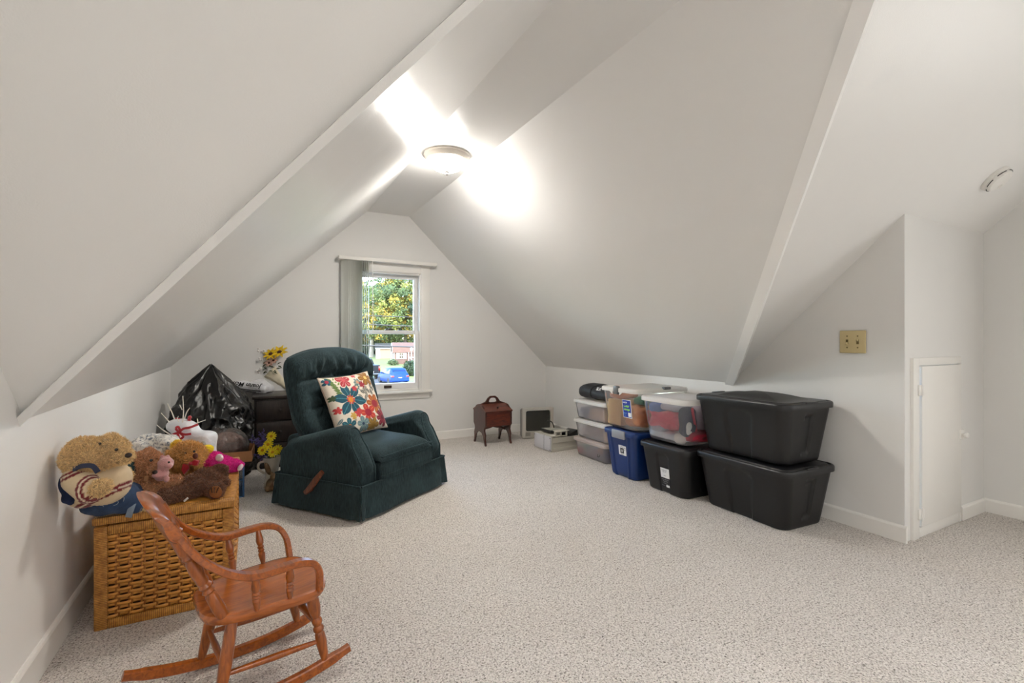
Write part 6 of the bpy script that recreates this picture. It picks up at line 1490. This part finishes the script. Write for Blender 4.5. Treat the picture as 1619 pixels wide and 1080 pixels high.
# ---------------------------------------------------------------- outside the window (ground lies about 2.9 m below the attic floor)
GZ = -2.9
def grass_mat():
    m, nt, b, out = new_mat('lawn'); tc = N(nt, 'ShaderNodeTexCoord'); n1 = N(nt, 'ShaderNodeTexNoise', i_Scale=.35, i_Detail=6.0); n2 = N(nt, 'ShaderNodeTexNoise', i_Scale=6.0, i_Detail=3.0)
    for n in (n1, n2): nt.links.new(tc.outputs['Object'], n.inputs[0])
    mx = N(nt, 'ShaderNodeMix', data_type='RGBA', blend_type='MULTIPLY'); mx.inputs[0].default_value = .6
    nt.links.new(ramp(nt, n1.outputs[0], [(.3, S(124, 152, 14)), (.7, S(170, 194, 26))]), mx.inputs[6]); nt.links.new(ramp(nt, n2.outputs[0], [(.3, (.6, .6, .5, 1)), (.7, (1, 1, 1, 1))]), mx.inputs[7]); nt.links.new(mx.outputs[2], b.inputs['Base Color']); b.inputs['Roughness'].default_value = .95; return m
g = MB(); g.add([(-120, 6, GZ), (200, 6, GZ), (200, 260, GZ), (-120, 260, GZ)], [(0, 1, 2, 3)]); o = struct('lawn', g, grass_mat())
M_ASP = mat('asphalt', S(74, 74, 80), .9, var=.2, vscale=2)
g = MB(); prism(g, [(-6, 8), (15.2, 8), (14.2, 30), (13.2, 47.5), (12.0, 54), (2, 58), (-6, 58)], 'z', GZ - .1, GZ + .015); struct('driveway', g, M_ASP)
def ext(u, t): p = at(u, 540, t); return Vector((p.x, p.y, GZ))
# --- sheds
M_BROWN_S = mat('red_brown_siding', S(134, 92, 74), .8, var=.1, vscale=1.0); M_SHING = mat('brown_shingle', S(142, 102, 84), .9, var=.2, vscale=3.0); M_WTR = mat('white_trim_outdoor', S(236, 232, 226), .6); M_TANS = mat('tan_siding', S(204, 168, 132), .8); M_DROOF = mat('dark_roof', S(54, 62, 62), .9, var=.2, vscale=3); M_GLD = mat('dark_window_glass', S(40, 48, 60), .15)
A = ext(622, 84); vd = (A - Vector((0, 0, GZ))); ax = Vector((.985, -.17, 0)).normalized(); ay = Vector((.17, .985, 0)).normalized()
bn = thing('barn_shed', 'red-brown gambrel barn shed with white trim across the lawn', 'shed', A, math.atan2(ax.y, ax.x))
gam = [(0, 0), (3.6, 0), (3.6, 2.1), (3.2, 3.0), (1.8, 3.65), (.4, 3.0), (0, 2.1)]
mb = MB(); prism(mb, gam, 'x', 0, 9); obj('walls', mb, M_BROWN_S, bn, smooth=False)
for (a, b_) in (((-.15, 2.0), (.32, 3.05)), ((.32, 3.05), (1.8, 3.75)), ((1.8, 3.75), (3.28, 3.05)), ((3.28, 3.05), (3.75, 2.0))):
    mb = MB(); d = Vector((b_[0] - a[0], b_[1] - a[1])); n = Vector((-d.y, d.x)).normalized() * .08; prism(mb, [a, b_, (b_[0] + n.x, b_[1] + n.y), (a[0] + n.x, a[1] + n.y)], 'x', -.15, 9.2); obj('roof_slope', mb, M_SHING, bn, smooth=False)
for (a, b_) in (((-.12, 1.95), (.30, 3.0)), ((.30, 3.0), (1.8, 3.68)), ((1.8, 3.68), (3.3, 3.0)), ((3.3, 3.0), (3.72, 1.95)), ((.06, 0), (.06, 2.1)), ((3.54, 0), (3.54, 2.1)), ((0, 2.05), (3.6, 2.05))):
    mb = MB(); bar(mb, [(-.17, a[0], a[1]), (-.17, b_[0], b_[1])], .1, .2, (1, 0, 0), .1); obj('white_trim', mb, M_WTR, bn, smooth=False)
mb = MB(); box(mb, 0, .22, -.06, .02, 0, 2.05); obj('corner_trim', mb, M_WTR, bn, smooth=False)
wd = MB(); box(wd, .95, 1.75, -.08, .0, .95, 2.05); wo = obj('window', wd, M_WTR, bn, smooth=False)
for i in range(2):
    for j in range(2):
        p = MB(); box(p, 1.02 + .36 * i, 1.32 + .36 * i, -.10, -.06, 1.05 + .48 * j, 1.46 + .48 * j); obj('pane', p, M_GLD, wo, smooth=False)
for x in (.45, 1.78):
    s_ = MB(); box(s_, x, x + .48, -.09, 0, .9, 2.08); obj('shutter', s_, M_WTR, bn, smooth=False)
rail = thing('porch_railing', 'white railing with crossed boards in front of the barn shed', 'railing', A + ax * 2.55 - ay * .9, math.atan2(ax.y, ax.x))
for k in range(4):
    mb = MB(); box(mb, k * 1.45 - .07, k * 1.45 + .07, -.07, .07, 0, 2.1 if k in (0, 1) else 1.35); obj('post', mb, M_WTR, rail, smooth=False)
for k in range(3):
    for z in (.12, 1.15): mb = MB(); box(mb, k * 1.45 + .07, k * 1.45 + 1.38, -.05, .05, z, z + .11); obj('rail', mb, M_WTR, rail, smooth=False)
    for a, b_ in ((.2, 1.15), (1.15, .2)): mb = MB(); bar(mb, [(k * 1.45 + .07, 0, a), (k * 1.45 + 1.38, 0, b_)], .08, .1, (0, 1, 0), .1); obj('cross_board', mb, M_WTR, rail, smooth=False)
lp = thing('yard_lamp', 'white lamp post in front of the barn shed', 'lamp post', ext(650.5, 82)); mb = MB(); tube(mb, [(0, 0, 0), (0, 0, 2.3)], .09, 10); obj('post', mb, M_WTR, lp); mb = MB(); lathe(mb, [(.08, 2.3), (.2, 2.4), (.24, 2.75), (.3, 2.8), (.05, 3.0)], 14); obj('lantern', mb, M_WTR, lp)
A2 = ext(594.5, 112); ts = thing('tan_shed', 'tan shed with dark roof between the sycamore and the barn shed', 'shed', A2, math.atan2(ax.y, ax.x))
mb = MB(); box(mb, 0, 7, 0, 3, 0, 2.35); obj('walls', mb, M_TANS, ts, smooth=False); mb = MB(); prism(mb, [(-.3, 2.3), (3.3, 2.3), (1.5, 3.6)], 'x', -.2, 7.2); obj('roof', mb, M_DROOF, ts, smooth=False); mb = MB(); box(mb, 0, .9, -.06, 0, 0, 2.3); obj('white_door', mb, M_WTR, ts, smooth=False); mb = MB(); box(mb, -.2, 7.2, -.35, -.25, 2.25, 2.45); obj('fascia', mb, M_WTR, ts, smooth=False)
# --- vehicles
M_CARB = mat('blue_car_paint', S(14, 84, 190), .5, .0, coat=.0, spec=.12); M_CARK = mat('dark_truck_paint', S(22, 26, 40), .5, .0, coat=.0, spec=.15); M_TYRE = mat('tyre', S(24, 24, 26), .8); M_LIGHTR = mat('tail_lamp', S(190, 40, 40), .25); M_CARGL = mat('car_glass', S(20, 26, 34), .3, spec=.15); M_RIM = mat('wheel_rim', S(150, 152, 156), .3, .7)
fwd = Vector((-.09, .996, 0)).normalized(); th = math.atan2(fwd.y, fwd.x) - PI / 2
def body_loft(mb, secs):
    rings = []
    for y, hw, z0, z1, tp in secs: rings.append([(-hw, y, z0 + .08), (-hw * .96, y, z0), (hw * .96, y, z0), (hw, y, z0 + .08), (hw, y, (z0 + z1) / 2), (hw * tp, y, z1 - .04), (hw * (tp - .05), y, z1), (-hw * (tp - .05), y, z1), (-hw * tp, y, z1 - .04), (-hw, y, (z0 + z1) / 2)])
    return loft(mb, rings)
def wheels(t, xs, ys, r):
    for x in xs:
        for y in ys:
            mb = MB(); lathe(mb, [(r * .6, -.11), (r * .95, -.11), (r, -.07), (r, .07), (r * .95, .11), (r * .6, .11)], 24, TR((x, y, r), (0, PI / 2, 0))); w = obj('wheel', mb, M_TYRE, t); mb = MB(); lathe(mb, [(r * .6, -.10), (r * .55, .0), (r * .6, .10)], 16, TR((x, y, r), (0, PI / 2, 0))); obj('rim', mb, M_RIM, w)
rear = ext(633, 44.5); car = thing('car', 'bright blue hatchback parked on the driveway below the window', 'car', rear, th)
mb = MB(); body_loft(mb, [(.0, .80, .30, .88, .92), (.06, .88, .25, .95, .93), (.5, .90, .22, .98, .93), (1.4, .91, .2, .97, .93), (3.0, .90, .2, .94, .92), (3.9, .86, .22, .86, .9), (4.25, .74, .28, .72, .88)]); obj('body', mb, M_CARB, car)
mb = MB(); rings = []
for y, hb, z0, ht, z1 in ((.06, .78, .93, .60, .96), (.22, .82, .94, .62, 1.24), (.55, .84, .95, .64, 1.47), (1.2, .85, .95, .66, 1.52), (2.1, .85, .94, .65, 1.48), (2.7, .84, .93, .64, 1.22), (3.15, .82, .92, .68, .94)): rings.append([(-hb, y, z0), (hb, y, z0), (ht + .05, y, z1 - .06), (ht - .08, y, z1), (-ht + .08, y, z1), (-ht - .05, y, z1 - .06)])
loft(mb, rings); obj('roof', mb, M_CARB, car)
mb = MB(); box(mb, -.62, .62, -.02, .02, 0, .36, TR((0, .13, .97), (-.42, 0, 0))); obj('rear_window', mb, M_CARGL, car, smooth=False)
for sx in (-1, 1):
    for y0, y1, y2, y3 in ((.55, 1.55, 1.5, .72), (1.62, 2.75, 2.25, 1.62)):
        mb = MB(); pr_ = [(y0, .98), (y1, .98), (y2, 1.38), (y3, 1.38)]
        v = [(sx * (.862 - (z - .95) * .33), y, z) for y, z in pr_] + [(sx * (.80 - (z - .95) * .33), y, z) for y, z in pr_]; mb.add(v, [(0, 1, 2, 3), (7, 6, 5, 4), (0, 4, 5, 1), (1, 5, 6, 2), (2, 6, 7, 3), (3, 7, 4, 0)]); obj('side_window', mb, M_CARGL, car, smooth=False)
    mb = MB(); rbox(mb, min(sx * .58, sx * .86), max(sx * .58, sx * .86), -.01, .25, .68, .84, .03); obj('tail_lamp', mb, M_LIGHTR, car)
    mb = MB(); rbox(mb, min(sx * .86, sx * 1.04), max(sx * .86, sx * 1.04), 2.45, 2.6, .95, 1.08, .03); obj('mirror', mb, M_CARB, car)
mb = MB(); rbox(mb, -.17, .17, -.03, .02, .60, .70, .01); obj('number_plate', mb, M_WTR, car); mb = MB(); rbox(mb, -.85, .85, -.05, .1, .28, .52, .05); obj('bumper', mb, M_CARB, car); wheels(car, (-.80, .80), (.75, 3.35), .32)
rear = ext(588, 50); tk = thing('pickup_truck', 'dark pickup truck parked left of the blue hatchback', 'truck', rear, th)
mb = MB(); body_loft(mb, [(.0, .86, .45, 1.50, .97), (.06, .92, .42, 1.52, .97), (2.0, .92, .40, 1.52, .97), (2.05, .93, .4, 1.52, .97), (4.3, .93, .4, 1.42, .95), (5.6, .90, .42, 1.36, .93), (5.8, .84, .5, 1.2, .9)]); obj('body', mb, M_CARK, tk)
mb = MB(); rings = []
for y, hb, z0, ht, z1 in ((2.0, .90, 1.48, .70, 1.52), (2.15, .90, 1.48, .70, 2.08), (2.5, .90, 1.48, .71, 2.16), (3.6, .90, 1.46, .70, 2.14), (4.4, .88, 1.42, .74, 1.46)): rings.append([(-hb, y, z0), (hb, y, z0), (ht, y, z1), (-ht, y, z1)])
loft(mb, rings); obj('cab', mb, M_CARK, tk, smooth=False)
mb = MB(); box(mb, -.62, .62, 2.06, 2.12, 1.62, 2.0); obj('rear_window', mb, M_CARGL, tk, smooth=False)
for sx in (-1, 1): mb = MB(); rbox(mb, min(sx * .70, sx * .90), max(sx * .70, sx * .90), -.03, .1, .95, 1.4, .02); obj('tail_lamp', mb, M_LIGHTR, tk)
mb = MB(); rbox(mb, -.20, .20, -.04, .02, .72, .90, .01); obj('number_plate', mb, M_WTR, tk); mb = MB(); rbox(mb, -.9, .9, -.12, .05, .5, .68, .03); obj('bumper', mb, M_RIM, tk); wheels(tk, (-.84, .84), (1.2, 4.6), .40)
# --- trees, shrub, power lines
M_BARK = mat('bark', S(92, 78, 64), .95, var=.3, vscale=1.5); M_SYC = mat('pale_bark', S(214, 206, 190), .9, var=.25, vscale=1.2)
def leaf_mat():
    m, nt, b, out = new_mat('foliage'); a = N(nt, 'ShaderNodeAttribute', attribute_name='print'); nt.links.new(a.outputs['Color'], b.inputs['Base Color']); b.inputs['Roughness'].default_value = .7
    tl = N(nt, 'ShaderNodeBsdfTranslucent'); nt.links.new(a.outputs['Color'], tl.inputs[0]); mx = N(nt, 'ShaderNodeMixShader', i_0=.35); nt.links.new(b.outputs[0], mx.inputs[1]); nt.links.new(tl.outputs[0], mx.inputs[2]); nt.links.new(mx.outputs[0], out.inputs[0]); return m
M_LEAF = leaf_mat()
def foliage(parent, crowns, ncl, per, size, cols, wts, seed, spread=1.0):
    rng = np.random.RandomState(seed); V = []; Fc = []; Cc = []
    vol = np.array([c[1][0] * c[1][1] * c[1][2] for c in crowns]); vol = vol / vol.sum()
    for _ in range(ncl):
        c, r = crowns[rng.choice(len(crowns), p=vol)]
        d = rng.randn(3); d /= np.linalg.norm(d); rad = rng.rand() ** .33
        ctr = np.array(c) + d * np.array(r) * rad
        col = np.array(S(*cols[rng.choice(len(cols), p=wts)])[:3])
        p = ctr + rng.randn(per, 3) * spread * np.array([1, 1, .7])
        n = d + rng.randn(per, 3) * .8; n /= np.linalg.norm(n, axis=1)[:, None]
        a = np.cross(n, rng.randn(per, 3)); a /= np.linalg.norm(a, axis=1)[:, None]; b = np.cross(n, a)
        s = size * (.6 + .8 * rng.rand(per))[:, None]
        for q in (p - a * s, p + b * s * .6, p + a * s, p - b * s * .6): V.append(q)
        k = sum(len(x) for x in V[:-4]); 
        for i in range(per): Fc.append((k + i, k + per + i, k + 2 * per + i, k + 3 * per + i))
        cc = col * 1.45 * (.7 + .6 * rng.rand(per, 1)); Cc += [cc] * 4
    me = bpy.data.meshes.new('foliage'); me.from_pydata(np.concatenate(V).tolist(), [], Fc); me.update()
    at_ = me.color_attributes.new('print', 'FLOAT_COLOR', 'POINT'); col = np.ones((len(me.vertices), 4)); col[:, :3] = np.concatenate(Cc); at_.data.foreach_set('color', col.ravel())
    o = obj('foliage', me, M_LEAF, parent, smooth=False); o['kind'] = 'stuff'; return o
G1, G2, G3, YL, YG = (104, 134, 72), (134, 160, 86), (84, 116, 86), (226, 196, 70), (182, 188, 84)
def tree(label, base, H, trunk_r, crowns, cols, wts, ncl, per, size, seed, bark, limb=True, spread=.6):
    t = thing('tree', label, 'tree', base); mb = MB(); tube(mb, smooth_path([(0, 0, -.1), (.1, 0, H * .3), (-.1, .2, H * .62)], 10), [trunk_r * (1 - .055 * i) for i in range(11)], 12); tk_ = obj('trunk', mb, bark, t)
    rng = random.Random(seed)
    for k in range(4):
        a = k * 1.6 + rng.random(); mb = MB(); tube(mb, smooth_path([(0, .1, H * (.35 + .07 * k)), (math.cos(a) * H * .12, math.sin(a) * H * .1, H * (.5 + .07 * k)), (math.cos(a) * H * .2, math.sin(a) * H * .16, H * (.68 + .06 * k))], 8), [trunk_r * (.5 - .05 * i) for i in range(9)], 8); obj('limb', mb, bark, t)
    foliage(t, crowns, ncl, per, size, cols, wts, seed, spread); return t
tree('large yellow-green tree filling the right of the window view', ext(640, 118), 20, .5, [((0, 0, 12), (9.5, 6, 8.5)), ((-5, 1, 9), (6, 5, 5)), ((5, -2, 15), (6, 5, 5))], [G1, G2, YL, YG, G3], [.26, .24, .20, .20, .10], 620, 90, .24, 1, M_BARK)
tree('mid green tree behind the tan shed with a few yellow leaves', ext(606, 140), 22, .5, [((0, 0, 13), (10, 7, 10)), ((-2, -2, 6), (9, 5, 4))], [G1, G2, G3, YL, YG], [.3, .3, .2, .08, .12], 460, 80, .26, 2, M_BARK)
tree('pale-barked sycamore standing left of the tan shed', ext(587, 122), 16, .62, [((1.5, 0, 12.5), (7.5, 5, 5.5)), ((-3, 0, 14), (5, 4, 5))], [G2, G1, YG, YL], [.4, .3, .2, .1], 150, 70, .24, 3, M_SYC)
tree('dark green tree at far left of the window view', ext(566, 135), 19, .5, [((0, 0, 10), (9, 6, 9))], [G3, G1, G2], [.5, .3, .2], 300, 70, .26, 4, M_BARK)
tree('tall green tree at far right beyond the barn shed', ext(676, 130), 21, .5, [((0, 0, 12), (9, 7, 9))], [G1, G2, YG, G3], [.35, .3, .2, .15], 320, 70, .26, 5, M_BARK)
hd_t = thing('hedge', 'dark hedge running behind the sheds', 'hedge', ext(610, 150)); foliage(hd_t, [((x, 0, 2.2), (6, 2, 3.0)) for x in (-34, -24, -14, -5, 5, 15, 25, 36)], 520, 26, .5, [G3, (44, 70, 44), G1], [.45, .35, .2], 6, .6)
sh = thing('shrub', 'round dark green shrub on the lawn right of the blue hatchback', 'shrub', ext(657, 56)); foliage(sh, [((0, 0, .85), (1.25, 1.1, .95))], 130, 26, .13, [(52, 84, 44), (70, 104, 52)], [.6, .4], 7, .2)
sh = thing('shrub', 'small shrub at the left corner of the barn shed', 'shrub', ext(621.5, 81)); foliage(sh, [((0, 0, .4), (.6, .5, .45))], 45, 22, .12, [(104, 128, 66), (86, 112, 60)], [.5, .5], 8, .2)
M_WIRE = mat('wire_black', S(30, 32, 36), .6)
for (v0, v1, r, lab) in ((493.5, 496.5, .030, 'thin power line crossing the upper sash, highest of the three'), (507.5, 511, .040, 'power line just above the meeting rail of the window'), (541, 543.5, .055, 'thick power cable crossing the lower sash above the sheds')):
    a, b_ = at(480, v0 - (v1 - v0) * 1.1, 34), at(760, v1 + (v1 - v0) * 1.1, 36); d = b_ - a; mb = MB()
    a2, b2 = a - d * .6, b_ + d * .6
    tube(mb, [a2.lerp(b2, k / 24) - Vector((0, 0, .25 * (1 - (2 * k / 24 - 1) ** 2))) for k in range(25)], r, 6); tag(obj('power_line', mb, M_WIRE), lab, 'power line')

for lab, p in (('wooden utility pole at the left end of the power lines', at(480, 500, 34) - (at(760, 500, 36) - at(480, 500, 34)) * .6), ('wooden utility pole at the right end of the power lines', at(760, 500, 36) + (at(760, 500, 36) - at(480, 500, 34)) * .6)):
    t = thing('utility_pole', lab, 'pole', (p.x, p.y, GZ)); mb = MB(); tube(mb, [(0, 0, 0), (0, 0, 8)], [.17, .12], 12); obj('shaft', mb, M_BARK, t); mb = MB(); box(mb, -.08, .08, -1.1, 1.1, 6.2, 6.35); obj('cross_arm', mb, M_BARK, t, smooth=False)
